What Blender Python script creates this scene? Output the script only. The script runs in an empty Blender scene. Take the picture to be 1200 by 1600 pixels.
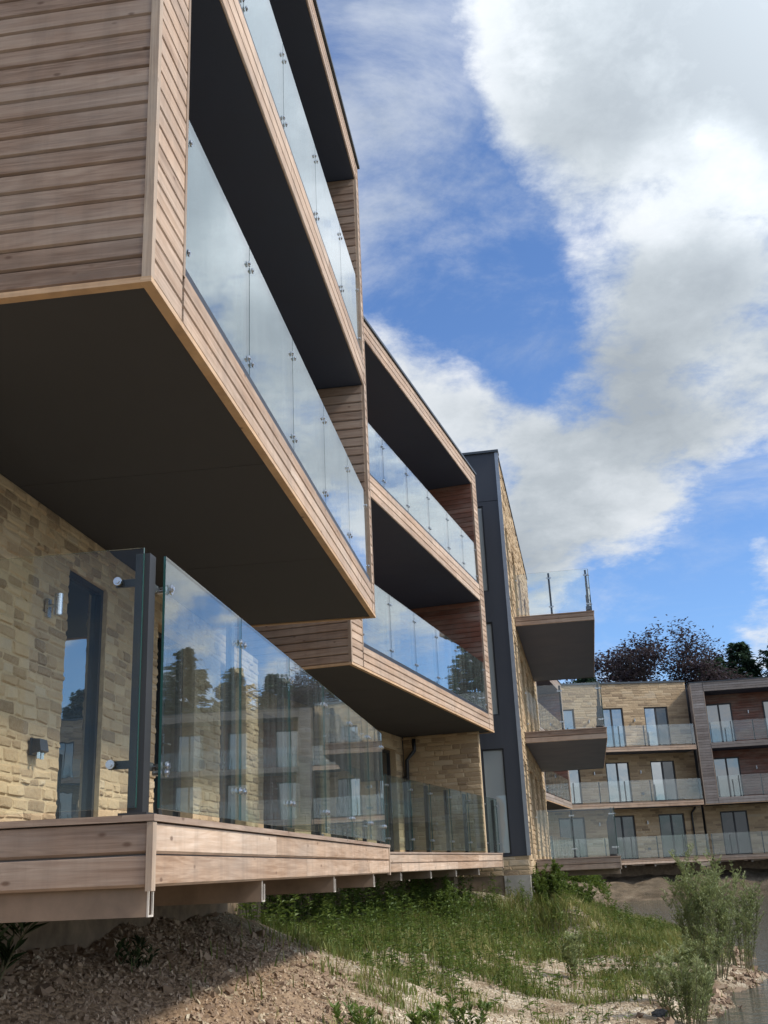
import bpy, math, random
from mathutils import Vector, Matrix, noise
random.seed(7)
R = math.radians
scene = bpy.context.scene
COL = scene.collection

# ------------------------------------------------------------------ mesh builder
class MB:
    def __init__(s): s.v=[]; s.f=[]; s.t=[]; s.m=[]; s.smooth=False
    def face(s, pts, tone=(0.5,0.5), mi=0):
        n=len(s.v); s.v.extend([tuple(p) for p in pts]); s.f.append(tuple(range(n,n+len(pts)))); s.t.append(tone); s.m.append(mi)
    def mesh8(s, c, tone=(0.5,0.5), mi=0, skip=()):
        # c: 8 corners, index = x + 2*y + 4*z
        n=len(s.v); s.v.extend([tuple(p) for p in c])
        F=[(0,2,3,1),(4,5,7,6),(0,1,5,4),(2,6,7,3),(0,4,6,2),(1,3,7,5)]
        for i,f in enumerate(F):
            if i in skip: continue
            s.f.append(tuple(n+k for k in f)); s.t.append(tone); s.m.append(mi)
    def box(s, x0,x1,y0,y1,z0,z1, tone=(0.5,0.5), mi=0):
        s.mesh8([(x,y,z) for z in (z0,z1) for y in (y0,y1) for x in (x0,x1)], tone, mi)
    def tube(s, pts, rad, n=8, tone=(0.5,0.5), mi=0, cap=True):
        pts=[Vector(p) for p in pts]
        if not isinstance(rad,(list,tuple)): rad=[rad]*len(pts)
        base=len(s.v); a=None
        for i,p in enumerate(pts):
            d=(pts[min(i+1,len(pts)-1)]-pts[max(i-1,0)])
            if d.length<1e-9: d=Vector((0,0,1))
            d.normalize()
            if a is None: a=d.orthogonal().normalized()
            else:
                a=(a-d*a.dot(d))
                a=a.normalized() if a.length>1e-6 else d.orthogonal().normalized()
            b=d.cross(a)
            for k in range(n):
                th=2*math.pi*k/n
                s.v.append(tuple(p+(a*math.cos(th)+b*math.sin(th))*rad[i]))
        for i in range(len(pts)-1):
            for k in range(n):
                k2=(k+1)%n
                s.f.append((base+i*n+k,base+i*n+k2,base+(i+1)*n+k2,base+(i+1)*n+k)); s.t.append(tone); s.m.append(mi)
        if cap:
            s.f.append(tuple(base+k for k in reversed(range(n)))); s.t.append(tone); s.m.append(mi)
            e=base+(len(pts)-1)*n
            s.f.append(tuple(e+k for k in range(n))); s.t.append(tone); s.m.append(mi)
    def build(s, name, mats, parent=None, smooth=False, data_only=False):
        me=bpy.data.meshes.new(name); me.from_pydata(s.v,[],s.f)
        if not isinstance(mats,(list,tuple)): mats=[mats]
        for m in mats: me.materials.append(m)
        me.polygons.foreach_set('material_index', s.m)
        at=me.attributes.new('tone','FLOAT_COLOR','CORNER')
        buf=[]
        for f,t in zip(s.f,s.t):
            buf.extend((t[0],t[1],t[2] if len(t)>2 else 0.5,1.0)*len(f))
        at.data.foreach_set('color', buf)
        if smooth: me.polygons.foreach_set('use_smooth',[True]*len(s.f))
        me.update()
        if data_only: return me
        return link(name, me, parent)
def link(name, me, parent=None):
    o=bpy.data.objects.new(name, me); COL.objects.link(o)
    if parent: o.parent=parent
    return o
def empty(name, loc=(0,0,0), rz=0, label=None, cat=None, group=None):
    o=bpy.data.objects.new(name,None); COL.objects.link(o); o.location=loc; o.rotation_euler=(0,0,rz)
    o.empty_display_size=0.2
    tag(o,label,cat,group); return o
def tag(o,label=None,cat=None,group=None,kind=None):
    if label: o['label']=label
    if cat: o['category']=cat
    if group: o['group']=group
    if kind: o['kind']=kind
    return o
def part_at(o, lab): o['label']=lab; return o
rnd=random.random
def U(a,b): return random.uniform(a,b)

# ------------------------------------------------------------------ materials
class NT:
    def __init__(s,name):
        s.m=bpy.data.materials.new(name); s.m.use_nodes=True; s.t=s.m.node_tree; s.t.nodes.clear()
    def n(s,ty,**kw):
        nd=s.t.nodes.new(ty)
        for k,v in kw.items():
            if k.startswith('_'): setattr(nd,k[1:],v)
            else:
                key=k.replace('__',' ')
                nd.inputs[int(key[1:]) if key[0]=='i' and key[1:].isdigit() else key].default_value=v
        return nd
    def l(s,a,b): s.t.links.new(a,b)
def setin(nt,nd,key,val):
    if isinstance(val,bpy.types.NodeSocket): nt.l(val,nd.inputs[key])
    else: nd.inputs[key].default_value=val
def math_(nt,op,a,b=None,c=None,clamp=False):
    nd=nt.n('ShaderNodeMath',_operation=op); nd.use_clamp=clamp
    for i,v in enumerate((a,b,c)):
        if v is not None: setin(nt,nd,i,v)
    return nd.outputs[0]
def mixc(nt,fac,a,b,mode='MIX'):
    nd=nt.n('ShaderNodeMix',_data_type='RGBA',_blend_type=mode)
    setin(nt,nd,0,fac); setin(nt,nd,6,a); setin(nt,nd,7,b); return nd.outputs[2]
def ramp(nt,fac,stops,interp='LINEAR'):
    nd=nt.n('ShaderNodeValToRGB'); cr=nd.color_ramp; cr.interpolation=interp
    while len(cr.elements)<len(stops): cr.elements.new(0.5)
    for e,(p,c) in zip(cr.elements,stops):
        e.position=p; e.color=(c[0],c[1],c[2],1) if isinstance(c,(tuple,list)) else (c,c,c,1)
    nt.l(fac,nd.inputs[0]); return nd.outputs[0]
def coords(nt,scale=(1,1,1),kind='Object',offs=None):
    tc=nt.n('ShaderNodeTexCoord'); mp=nt.n('ShaderNodeMapping'); mp.inputs['Scale'].default_value=scale
    nt.l(tc.outputs[kind],mp.inputs['Vector'])
    if offs is not None: nt.l(offs,mp.inputs['Location'])
    return mp.outputs[0]
def noise_(nt,vec,scale,detail=4,rough=0.55,dist=0.0):
    nd=nt.n('ShaderNodeTexNoise'); nd.inputs['Scale'].default_value=scale; nd.inputs['Detail'].default_value=detail
    nd.inputs['Roughness'].default_value=rough; nd.inputs['Distortion'].default_value=dist
    nt.l(vec,nd.inputs['Vector']); return nd.outputs['Fac']
def tone(nt):
    a=nt.n('ShaderNodeAttribute',_attribute_name='tone'); s=nt.n('ShaderNodeSeparateColor'); nt.l(a.outputs['Color'],s.inputs[0]); return s.outputs
def bsdf(nt,col,rough=0.6,metal=0.0,bump=None,bstr=0.3,bdist=0.01,spec=0.5):
    p=nt.n('ShaderNodeBsdfPrincipled'); setin(nt,p,'Base Color',col); setin(nt,p,'Roughness',rough); setin(nt,p,'Metallic',metal)
    p.inputs['Specular IOR Level'].default_value=spec
    if bump is not None:
        b=nt.n('ShaderNodeBump'); b.inputs['Strength'].default_value=bstr; b.inputs['Distance'].default_value=bdist
        nt.l(bump,b.inputs['Height']); nt.l(b.outputs[0],p.inputs['Normal'])
    o=nt.n('ShaderNodeOutputMaterial'); nt.l(p.outputs[0],o.inputs[0]); return p
def c4(r,g,b): return (r,g,b,1.0)

def wood(name, vertical=False, cols=None, rough=0.62):
    nt=NT(name); t=tone(nt)
    off=nt.n('ShaderNodeCombineXYZ')
    for i in range(3): nt.l(math_(nt,'MULTIPLY',t[1],37.0+11*i),off.inputs[i])
    sc=(1.3,1.3,26) if not vertical else (30,30,1.2)
    v=coords(nt,sc,offs=off.outputs[0])
    g1=noise_(nt,v,1.0,6,0.62,0.6)
    sc2=(.55,.55,7.5) if not vertical else (9,9,.5)
    v2=coords(nt,sc2,offs=off.outputs[0])
    g2=noise_(nt,v2,1.0,3,0.5,1.2)
    band=math_(nt,'SINE',math_(nt,'MULTIPLY',g2,46.0))
    band=math_(nt,'MULTIPLY_ADD',band,0.5,0.5)
    vb=coords(nt,(1,1,1)); big=noise_(nt,vb,1.1,5,0.6)
    cols=cols or [(0.0,(.165,.105,.072)),(.35,(.285,.194,.138)),(.7,(.385,.284,.212)),(1.0,(.49,.385,.30))]
    g3=noise_(nt,coords(nt,(3.5,3.5,120) if not vertical else (120,120,3.5),offs=off.outputs[0]),1.0,3,.7)
    f=math_(nt,'ADD',math_(nt,'MULTIPLY_ADD',g1,1.0,-.19),math_(nt,'MULTIPLY',band,.16))
    f=math_(nt,'ADD',f,math_(nt,'MULTIPLY_ADD',g3,.6,-.30))
    f=math_(nt,'ADD',f,math_(nt,'MULTIPLY',math_(nt,'SUBTRACT',t[0],.5),.62))
    f=math_(nt,'ADD',f,math_(nt,'MULTIPLY',math_(nt,'SUBTRACT',big,.5),.55),clamp=True)
    c=ramp(nt,f,cols)
    # grey weathering bloom
    w=noise_(nt,coords(nt,(.6,.6,2.2)),1.6,5,.65)
    w=math_(nt,'MULTIPLY',ramp(nt,w,[(.42,0.0),(.68,1.0)]),.45)
    c=mixc(nt,w,c,c4(.33,.285,.24))
    stn=noise_(nt,coords(nt,(5,5,.5) if not vertical else (5,5,2)),1.3,5,.65)
    c=mixc(nt,math_(nt,'MULTIPLY',ramp(nt,stn,[(.48,0.0),(.75,1.0)]),.38),c,c4(.15,.115,.09))
    # knots
    vo=nt.n('ShaderNodeTexVoronoi'); vo.inputs['Scale'].default_value=1.0
    nt.l(coords(nt,(4.2,4.2,8.5) if not vertical else (8.5,8.5,4.2),offs=off.outputs[0]),vo.inputs['Vector'])
    k=ramp(nt,vo.outputs['Distance'],[(.05,1.0),(.115,0.0)])
    c=mixc(nt,math_(nt,'MULTIPLY',k,.75),c,c4(.10,.055,.035))
    bsdf(nt,c,rough,bump=math_(nt,'ADD',g1,math_(nt,'MULTIPLY',band,.2)),bstr=.35,bdist=.004,spec=.3)
    return nt.m
def stone(name, pale=1.0):
    nt=NT(name); t=tone(nt)
    v=coords(nt)
    n1=noise_(nt,v,9,6,.65); n2=noise_(nt,v,42,5,.7); n3=noise_(nt,v,.7,3,.5)
    f=math_(nt,'ADD',math_(nt,'MULTIPLY',t[0],.75),math_(nt,'MULTIPLY',n1,.25))
    c=ramp(nt,f,[(.0,(.16,.108,.066)),(.22,(.29,.197,.115)),(.5,(.43,.302,.175)),(.78,(.54,.40,.245)),(1.0,(.39,.33,.255))])
    c=mixc(nt,math_(nt,'MULTIPLY',ramp(nt,n2,[(.35,0.0),(.75,1.0)]),.35),c,c4(.50*pale,.42*pale,.29*pale))
    c=mixc(nt,math_(nt,'MULTIPLY',ramp(nt,n3,[(.4,0.0),(.75,1.0)]),.3),c,c4(.30,.235,.155))
    h=math_(nt,'ADD',math_(nt,'MULTIPLY',n1,1.0),math_(nt,'MULTIPLY',n2,.45))
    bsdf(nt,c,.88,bump=h,bstr=.8,bdist=.02,spec=.2); return nt.m
def simple(name,col,rough=.5,metal=0.0,var=0.12,scale=6.0,bump=.1,spec=.5,streak=False):
    nt=NT(name); v=coords(nt,(1,1,.25) if streak else (1,1,1)); n=noise_(nt,v,scale,5,.6)
    a=tuple(x*(1-var) for x in col); b=tuple(min(1,x*(1+var)) for x in col)
    c=ramp(nt,n,[(.25,a),(.75,b)])
    r=math_(nt,'MULTIPLY_ADD',n,.25,rough-.12)
    bsdf(nt,c,r,metal,bump=n,bstr=bump,bdist=.005,spec=spec); return nt.m
def glass(name,tint,boost=1.0,r0=.045,dirt=.5):
    nt=NT(name)
    g=nt.n('ShaderNodeNewGeometry'); dp=nt.n('ShaderNodeVectorMath',_operation='DOT_PRODUCT')
    nt.l(g.outputs['Incoming'],dp.inputs[0]); nt.l(g.outputs['Normal'],dp.inputs[1])
    c=math_(nt,'ABSOLUTE',dp.outputs['Value'])
    k=math_(nt,'POWER',math_(nt,'SUBTRACT',1.0,c,clamp=True),5.0)
    f=math_(nt,'MULTIPLY',math_(nt,'MULTIPLY_ADD',k,1-r0,r0),boost,clamp=True)
    tr=nt.n('ShaderNodeBsdfTransparent',Color=c4(*tint))
    gl=nt.n('ShaderNodeBsdfGlossy'); gl.inputs['Roughness'].default_value=0.0; gl.inputs['Color'].default_value=c4(.95,.98,1)
    # very slight waviness of toughened glass
    b=nt.n('ShaderNodeBump'); b.inputs['Strength'].default_value=.05; b.inputs['Distance'].default_value=.02
    nt.l(noise_(nt,coords(nt,(1.2,1.2,.35)),2.2,2,.4),b.inputs['Height']); nt.l(b.outputs[0],gl.inputs['Normal'])
    m=nt.n('ShaderNodeMixShader'); nt.l(f,m.inputs[0]); nt.l(tr.outputs[0],m.inputs[1]); nt.l(gl.outputs[0],m.inputs[2])
    # dust: faint diffuse film with spots and streaks
    sp=noise_(nt,coords(nt,(1,1,1)),75,2,.5); sp=ramp(nt,sp,[(.70,0.0),(.76,1.0)])
    st=noise_(nt,coords(nt,(9,9,.5)),1.4,4,.6); st=ramp(nt,st,[(.45,0.0),(.8,1.0)])
    d=math_(nt,'ADD',math_(nt,'MULTIPLY',sp,.30*dirt),math_(nt,'MULTIPLY_ADD',st,.07*dirt,.018*dirt),clamp=True)
    df=nt.n('ShaderNodeBsdfDiffuse',Color=c4(.75,.78,.76))
    m2=nt.n('ShaderNodeMixShader'); nt.l(d,m2.inputs[0]); nt.l(m.outputs[0],m2.inputs[1]); nt.l(df.outputs[0],m2.inputs[2])
    o=nt.n('ShaderNodeOutputMaterial'); nt.l(m2.outputs[0],o.inputs[0]); return nt.m
def pane_mat(name,base,r0=.06,boost=1.0):
    nt=NT(name); n=noise_(nt,coords(nt,(.5,.5,.5)),2.0,3,.5)
    p=nt.n('ShaderNodeBsdfPrincipled'); p.inputs['Base Color'].default_value=c4(*base); p.inputs['Roughness'].default_value=.9
    p.inputs['Specular IOR Level'].default_value=0
    g=nt.n('ShaderNodeNewGeometry'); dp=nt.n('ShaderNodeVectorMath',_operation='DOT_PRODUCT')
    nt.l(g.outputs['Incoming'],dp.inputs[0]); nt.l(g.outputs['Normal'],dp.inputs[1])
    c=math_(nt,'ABSOLUTE',dp.outputs['Value']); k=math_(nt,'POWER',math_(nt,'SUBTRACT',1.0,c,clamp=True),4.0)
    f=math_(nt,'MULTIPLY',math_(nt,'MULTIPLY_ADD',k,1-r0,r0),boost,clamp=True)
    gl=nt.n('ShaderNodeBsdfGlossy'); gl.inputs['Roughness'].default_value=.01; gl.inputs['Color'].default_value=c4(.95,.98,1)
    b=nt.n('ShaderNodeBump'); b.inputs['Strength'].default_value=.08; b.inputs['Distance'].default_value=.03; nt.l(n,b.inputs['Height']); nt.l(b.outputs[0],gl.inputs['Normal'])
    m=nt.n('ShaderNodeMixShader'); nt.l(f,m.inputs[0]); nt.l(p.outputs[0],m.inputs[1]); nt.l(gl.outputs[0],m.inputs[2])
    o=nt.n('ShaderNodeOutputMaterial'); nt.l(m.outputs[0],o.inputs[0]); return nt.m
def foliage(name,cols,trans=.35,rough=.5):
    nt=NT(name); t=tone(nt); c=ramp(nt,t[0],cols)
    p=nt.n('ShaderNodeBsdfPrincipled'); nt.l(c,p.inputs['Base Color']); p.inputs['Roughness'].default_value=rough; p.inputs['Specular IOR Level'].default_value=.25
    tl=nt.n('ShaderNodeBsdfTranslucent'); nt.l(mixc(nt,.5,c,c4(cols[-1][1][0]*1.3,cols[-1][1][1]*1.3,cols[-1][1][2]*.9)),tl.inputs[0])
    m=nt.n('ShaderNodeMixShader'); m.inputs[0].default_value=trans; nt.l(p.outputs[0],m.inputs[1]); nt.l(tl.outputs[0],m.inputs[2])
    o=nt.n('ShaderNodeOutputMaterial'); nt.l(m.outputs[0],o.inputs[0]); return nt.m

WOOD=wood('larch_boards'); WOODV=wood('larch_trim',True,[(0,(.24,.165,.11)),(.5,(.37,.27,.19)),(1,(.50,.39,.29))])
WOODW=wood('larch_amber',False,[(0,(.36,.20,.10)),(.4,(.50,.31,.165)),(.75,(.60,.40,.235)),(1,(.68,.49,.32))])  # lighter amber tone than the cladding boards
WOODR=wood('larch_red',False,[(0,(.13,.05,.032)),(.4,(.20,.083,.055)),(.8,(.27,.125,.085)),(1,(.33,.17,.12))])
WOODP=wood('larch_sunlit',False,[(0,(.28,.175,.108)),(.35,(.43,.295,.20)),(.7,(.56,.41,.295)),(1,(.68,.54,.42))])  # lighter board copy; sunlight on front faces is mixed into its colour
STONE=stone('rubble_stone'); MORTAR=simple('lime_mortar',(.44,.33,.20),.9,var=.2,scale=30,bump=.5)
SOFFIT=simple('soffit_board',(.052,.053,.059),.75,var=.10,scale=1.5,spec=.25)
SOFFITB=simple('recess_soffit',(.048,.068,.115),.55,var=.10,scale=1.5,spec=.5)  # the sky's blue light on undersides is put into this colour
DARK=simple('anthracite_metal',(.028,.028,.028),.5,.1,var=.1,scale=3)
CLAD=simple('anthracite_cladding',(.042,.045,.053),.5,.2,var=.14,scale=1.2,streak=True)
FLASH=simple('aluminium_flashing',(.30,.32,.34),.4,.7)
STEEL=simple('brushed_steel',(.55,.56,.57),.28,1.0,var=.08,scale=40)
GALV=simple('galvanised_joist',(.23,.165,.115),.55,.25,var=.3,scale=5)
GALVE=simple('joist_lit_edge',(.62,.56,.48),.5,.3,var=.2,scale=9)  # pale tone paints the sunlit flange edges of the joist ends
EARTHF=simple('earth_stained_foundation',(.20,.145,.095),.95,var=.4,scale=5,bump=.8)
GLASSD=glass('dull_deck_glass',(.78,.84,.81),.50,.03,.3)  # darker tint and weaker reflection, so the posts show through
WOODG=wood('larch_grey',False,[(0,(.20,.155,.125)),(.4,(.30,.245,.205)),(.8,(.40,.34,.295)),(1,(.48,.42,.37))])
CONC=simple('concrete',(.30,.275,.23),.9,var=.25,scale=4,bump=.4)
BLOCKW=simple('pale_block',(.50,.48,.44),.9,var=.25,scale=12,bump=.6)
GLASS=glass('balustrade_glass',(.90,.955,.935),1.12)
GLASSB=glass('bay_glass',(.68,.78,.77),1.65,.07,.8)
GLASSF=glass('far_glass',(.955,.975,.965),1.0,.05,.22)
GLASSC=glass('screen_glass',(.955,.98,.965),.75,.016,.05)
EDGE=simple('glass_edge',(.02,.075,.065),.15,var=.1)
PANE=pane_mat('door_pane',(.018,.021,.023),.07,1.0)
PANEF=pane_mat('far_pane',(.030,.036,.040),.24,1.1)
CURT=pane_mat('blind_pane',(.34,.36,.34),.10,1.0)
BLACK=simple('black_plastic',(.02,.021,.024),.4)
ROOF=simple('roof_edge',(.06,.07,.078),.45,.3)
INT=simple('interior_shell',(.12,.11,.10),.9)

# ------------------------------------------------------------------ generators
def V3(*a): return Vector(a)
def boards(mb,O,Ud,Vd,N,u0,u1,v0,v1,pitch=.128,th=.018,gap=.0105,joint=3.6,mi=0,rows=None):
    """horizontal tongue-and-groove boards with chamfered V joints"""
    O,Ud,Vd,N=map(Vector,(O,Ud,Vd,N))
    n=rows or max(1,round((v1-v0)/pitch)); p=(v1-v0)/n
    for i in range(n):
        a=v0+i*p; b=a+p
        u=u0; first=True
        base=rnd()
        while u<u1-1e-6:
            L=U(.55,1.3)*joint if first else joint*U(.8,1.2); first=False
            e=min(u1,u+L)
            if u1-e<.5: e=u1
            tn=(min(1,max(0,.5+random.gauss(0,.22))),rnd())
            ge=.003 if e<u1 else 0
            prof=[(a+gap*.5,0),(a+gap*.5,th*.35),(a+gap*1.6,th),(b-gap*.6,th),(b-gap*.2,th*.35),(b-gap*.2,0)]
            wob=U(-.0008,.0012)
            P=lambda uu,q: O+Ud*uu+Vd*q[0]+N*(q[1]+(wob if q[1]>0 else 0))
            for k in range(5):
                mb.face([P(u,prof[k]),P(e-ge,prof[k]),P(e-ge,prof[k+1]),P(u,prof[k+1])],tn,mi)
            mb.face([P(u,q) for q in prof],tn,mi); mb.face([P(e-ge,q) for q in reversed(prof)],tn,mi)
            u=e
def fix_normals(o):
    import bmesh
    bm=bmesh.new(); bm.from_mesh(o.data); bmesh.ops.recalc_face_normals(bm,faces=bm.faces); bm.to_mesh(o.data); bm.free(); return o
def stones(mb,O,Ud,Vd,N,u0,u1,v0,v1,open_=(),hmin=.075,hmax=.155,wmin=.14,wmax=.40,prot=.014,rough_ends=True,jit=1.0,fine=False):
    """coursed rubble: every stone a jittered, slightly proud block; open_ = list of (u0,u1,v0,v1)"""
    O,Ud,Vd,N=map(Vector,(O,Ud,Vd,N))
    v=v0
    while v<v1-.02:
        h=U(hmin,hmax)
        if v+h>v1-.04: h=v1-v
        vm=(v+v+h)/2
        iv=[(u0,u1)]
        for (a,b,c,d) in open_:
            if c-.01<vm<d+.01:
                nx=[]
                for (p,q) in iv:
                    if b<=p or a>=q: nx.append((p,q)); continue
                    if a>p: nx.append((p,a))
                    if b<q: nx.append((b,q))
                iv=nx
        for (p,q) in iv:
            u=p
            while u<q-1e-4:
                w=U(wmin,wmax)*(.8+.5*h/hmax)
                e=u+w
                if q-e<wmin*.8: e=q
                e=min(e,q)
                split=[(v,v+h)]
                if h>.125 and w<.24 and rnd()<.4: split=[(v,v+h*.5),(v+h*.5,v+h)]
                for (va,vb) in split:
                    g=.006; pr=prot*U(.25,1.25); tn=(min(1,max(0,random.gauss(.52,.2))),rnd())
                    if rnd()<.06: tn=(U(.9,1),tn[1])
                    if rnd()<.08: tn=(U(0,.12),tn[1])
                    j=lambda s:U(-s,s)*jit
                    ea=-.012*rnd() if (rough_ends and u==p and p!=u0) else 0
                    eb=.012*rnd() if (rough_ends and e==q and q!=u1) else 0
                    A=[(u+g+ea,va+g),(e-g+eb,va+g),(e-g+eb,vb-g),(u+g+ea,vb-g)]
                    A=[(x+j(.006),y+j(.005)) for x,y in A]
                    if fine:
                        A2=[]
                        for qq in range(4):
                            (xa,ya),(xb,yb)=A[qq],A[(qq+1)%4]; f1,f2=U(.04,.13),U(.86,.95); cut=.10
                            ccx,ccy=(u+e)/2,(va+vb)/2
                            for f in (f1,f2):
                                X,Yv=xa+(xb-xa)*f,ya+(yb-ya)*f
                                A2.append((X+j(.004),Yv+j(.0035)))
                        A=A2
                    nA=len(A); cx=sum(x for x,_ in A)/nA; cy=sum(y for _,y in A)/nA
                    W=e-u; H=vb-va
                    B=[(x+(cx-x)*min(.5,.014/ max(.03,abs(cx-x)))+j(.004),y+(cy-y)*min(.5,.010/max(.02,abs(cy-y)))+j(.003)) for x,y in A]
                    m=(cx+j(W*.2),cy+j(H*.2))
                    PA=[O+Ud*x+Vd*y for x,y in A]; PB=[O+Ud*x+Vd*y+N*(pr*U(.75,1.1)) for x,y in B]; PM=O+Ud*m[0]+Vd*m[1]+N*pr*1.15
                    for k in range(nA):
                        k2=(k+1)%nA
                        mb.face([PA[k],PA[k2],PB[k2],PB[k]],tn)
                        mb.face([PB[k],PB[k2],PM],tn)
                u=e
        v+=h
def wall_backing(mb,O,Ud,Vd,N,u0,u1,v0,v1,open_,th,mi=0):
    """solid mortar-faced slab with real openings (grid of boxes)"""
    O,Ud,Vd,N=map(Vector,(O,Ud,Vd,N))
    us=sorted({u0,u1}|{min(max(x,u0),u1) for o in open_ for x in o[:2]}); vs=sorted({v0,v1}|{min(max(x,v0),v1) for o in open_ for x in o[2:]})
    def isopen(i,j):
        if i<0 or j<0 or i>=len(us)-1 or j>=len(vs)-1: return True
        um=(us[i]+us[i+1])/2; vm=(vs[j]+vs[j+1])/2
        return any(a<um<b and c<vm<d for a,b,c,d in open_)
    P=lambda u,v,n: O+Ud*u+Vd*v-N*n
    for i in range(len(us)-1):
        for j in range(len(vs)-1):
            if isopen(i,j): continue
            a,b,c,d=us[i],us[i+1],vs[j],vs[j+1]
            mb.face([P(a,c,0),P(b,c,0),P(b,d,0),P(a,d,0)],(.5,.5),mi)
            mb.face([P(a,c,th),P(a,d,th),P(b,d,th),P(b,c,th)],(.5,.5),mi)
            if isopen(i-1,j): mb.face([P(a,c,0),P(a,d,0),P(a,d,th),P(a,c,th)],(.5,.5),mi)
            if isopen(i+1,j): mb.face([P(b,c,0),P(b,c,th),P(b,d,th),P(b,d,0)],(.5,.5),mi)
            if isopen(i,j-1): mb.face([P(a,c,0),P(a,c,th),P(b,c,th),P(b,c,0)],(.5,.5),mi)
            if isopen(i,j+1): mb.face([P(a,d,0),P(b,d,0),P(b,d,th),P(a,d,th)],(.5,.5),mi)
def frame_at(P0,P1):
    d=Vector((P1[0]-P0[0],P1[1]-P0[1])); return (P0[0],P0[1],0),math.atan2(d.y,d.x)
def stone_wall(name,parent,O,Ud,N,u0,u1,v0,v1,open_=(),th=.3,label=None,**kw):
    mb=MB(); Z=(0,0,1)
    wall_backing(mb,O,Ud,Z,N,u0,u1,v0,v1,list(open_),th,1)
    stones(mb,O,Ud,Z,N,u0,u1,v0,v1,open_,**kw)
    o=fix_normals(mb.build(name,[STONE,MORTAR],parent))
    if label: o['label']=label
    return o
X_,Y_,Z_=(1,0,0),(0,1,0),(0,0,1)
def door(parent,u0,u1,z0,z1,y,leaves=2,kind='door',pane=None,pane2=None,fw=.06,handle=True,N=-1):
    """frame in plane y (outward = -y local); leaves of glass set back"""
    pane=pane or PANE
    mb=MB(); d0=y-.035; d1=y+.035
    mb.box(u0,u0+fw,d0,d1,z0,z1); mb.box(u1-fw,u1,d0,d1,z0,z1)
    mb.box(u0+fw,u1-fw,d0,d1,z1-fw,z1); mb.box(u0+fw,u1-fw,d0,d1,z0,z0+fw)
    w=(u1-u0-2*fw)/leaves
    for i in range(1,leaves):
        x=u0+fw+w*i; mb.box(x-.045,x+.045,d0+.006,d1-.006,z0+fw,z1-fw)
    o=mb.build(kind,DARK,parent)
    for i in range(leaves):
        x0=u0+fw+w*i+(.045 if i else 0); x1=u0+fw+w*(i+1)-(.045 if i<leaves-1 else 0)
        m=MB(); yy=y-.004 if i%2 else y+.010
        m.box(x0,x1,yy,yy+.012,z0+fw,z1-fw); m.build('pane',pane2 if (pane2 and i) else pane,o)
    if handle:
        m=MB(); hx=u0+fw+w*(leaves-1)+.0 if leaves>1 else u1-fw*.5
        m.box(hx-.014,hx+.014,d0-.012,d0-.001,z0+.92,z0+1.12); m.tube([(hx,d0-.012,z0+1.02),(hx,d0-.05,z0+1.02),(hx+.10,d0-.05,z0+1.02)],.009,6); m.build('handle',STEEL,o)
    return o
def clamp_pair(mb,x,z,y,s=1):
    for dx in (-.045,.045):
        mb.tube([(x+dx,y-.022,z),(x+dx,y-.012,z)],.020*s,10); mb.tube([(x+dx,y-.028,z),(x+dx,y-.022,z)],.009*s,8)
        mb.tube([(x+dx,y+.0125,z),(x+dx,y+.03,z)],.015*s,8)
    mb.box(x-.052,x+.052,y+.026,y+.034,z-.014,z+.014)
def balustrade(pl,joints,z0,z1,y,label,glassm=GLASS,posts=True,zp=None,clamps=True,group='glass balustrades along the flats',slope=None,edge_t=.012,post_w=.05,endposts=(False,False),channel=False,pd=.045,cs=1,zpt=None):
    """pl = ((x,y,z),rz) frame; joints = panel edges along local x"""
    loc,rz=pl
    root=empty('glass_balustrade',loc,rz,label,'balustrade',group)
    g=.006
    for a,b in zip(joints[:-1],joints[1:]):
        mb=MB(); 
        x0,x1,y0,y1=a+g,b-g,y-.006,y+.006
        c=[(x,yy,z) for z in (z0,z1) for yy in (y0,y1) for x in (x0,x1)]
        n=0
        mb.mesh8(c,(.5,.5),1,skip=(2,3)); 
        mb.face([c[0],c[1],c[5],c[4]],(.5,.5),0); mb.face([c[2],c[6],c[7],c[3]],(.5,.5),0)
        mb.build('glass_panel',[glassm,EDGE],root)
    zp=z0-.03 if zp is None else zp; zpt=z1-.02 if zpt is None else zpt
    inner=joints[1:-1]
    pj=list(inner)
    if endposts[0]: pj=[joints[0]+.06]+pj
    if endposts[1]: pj=pj+[joints[-1]-.06]
    for x in pj:
        if posts:
            mb=MB(); mb.box(x-post_w/2,x+post_w/2,y+pd,y+pd+post_w*.6,zp,zpt)
            mb.box(x-.06,x+.06,y+pd-.02,y+pd+post_w*.6+.03,zp,zp+.012)
            mb.build('post',DARK,root)
    if clamps:
        for x in pj:
            for z in (z0+.16,z1-.16):
                mb=MB(); clamp_pair(mb,x,z,y,cs); mb.build('clamp',STEEL,root)
        for x,s in ((joints[0]+.06,1),(joints[-1]-.06,1)):
            if x in pj: continue
            for z in (z0+.16,z1-.16):
                mb=MB(); mb.tube([(x,y-.022,z),(x,y-.012,z)],.020*cs,10); mb.tube([(x,y-.028,z),(x,y-.022,z)],.009*cs,8); mb.tube([(x,y+.0125,z),(x,y+.05,z)],.013*cs,8)
                mb.build('clamp',STEEL,root)
    if channel:
        mb=MB(); mb.box(joints[0],joints[-1],y-.018,y-.0125,z0-.035,z0+.034); mb.box(joints[0],joints[-1],y+.0125,y+.016,z0-.035,z0+.034); mb.box(joints[0]-.035,joints[0]-.004,y-.018,y+.03,z0-.035,z1+.01); mb.box(joints[0],joints[-1],y-.0125,y+.0125,z0-.04,z0-.030)
        mb.build('channel',BLACK,root)
    return root

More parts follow.
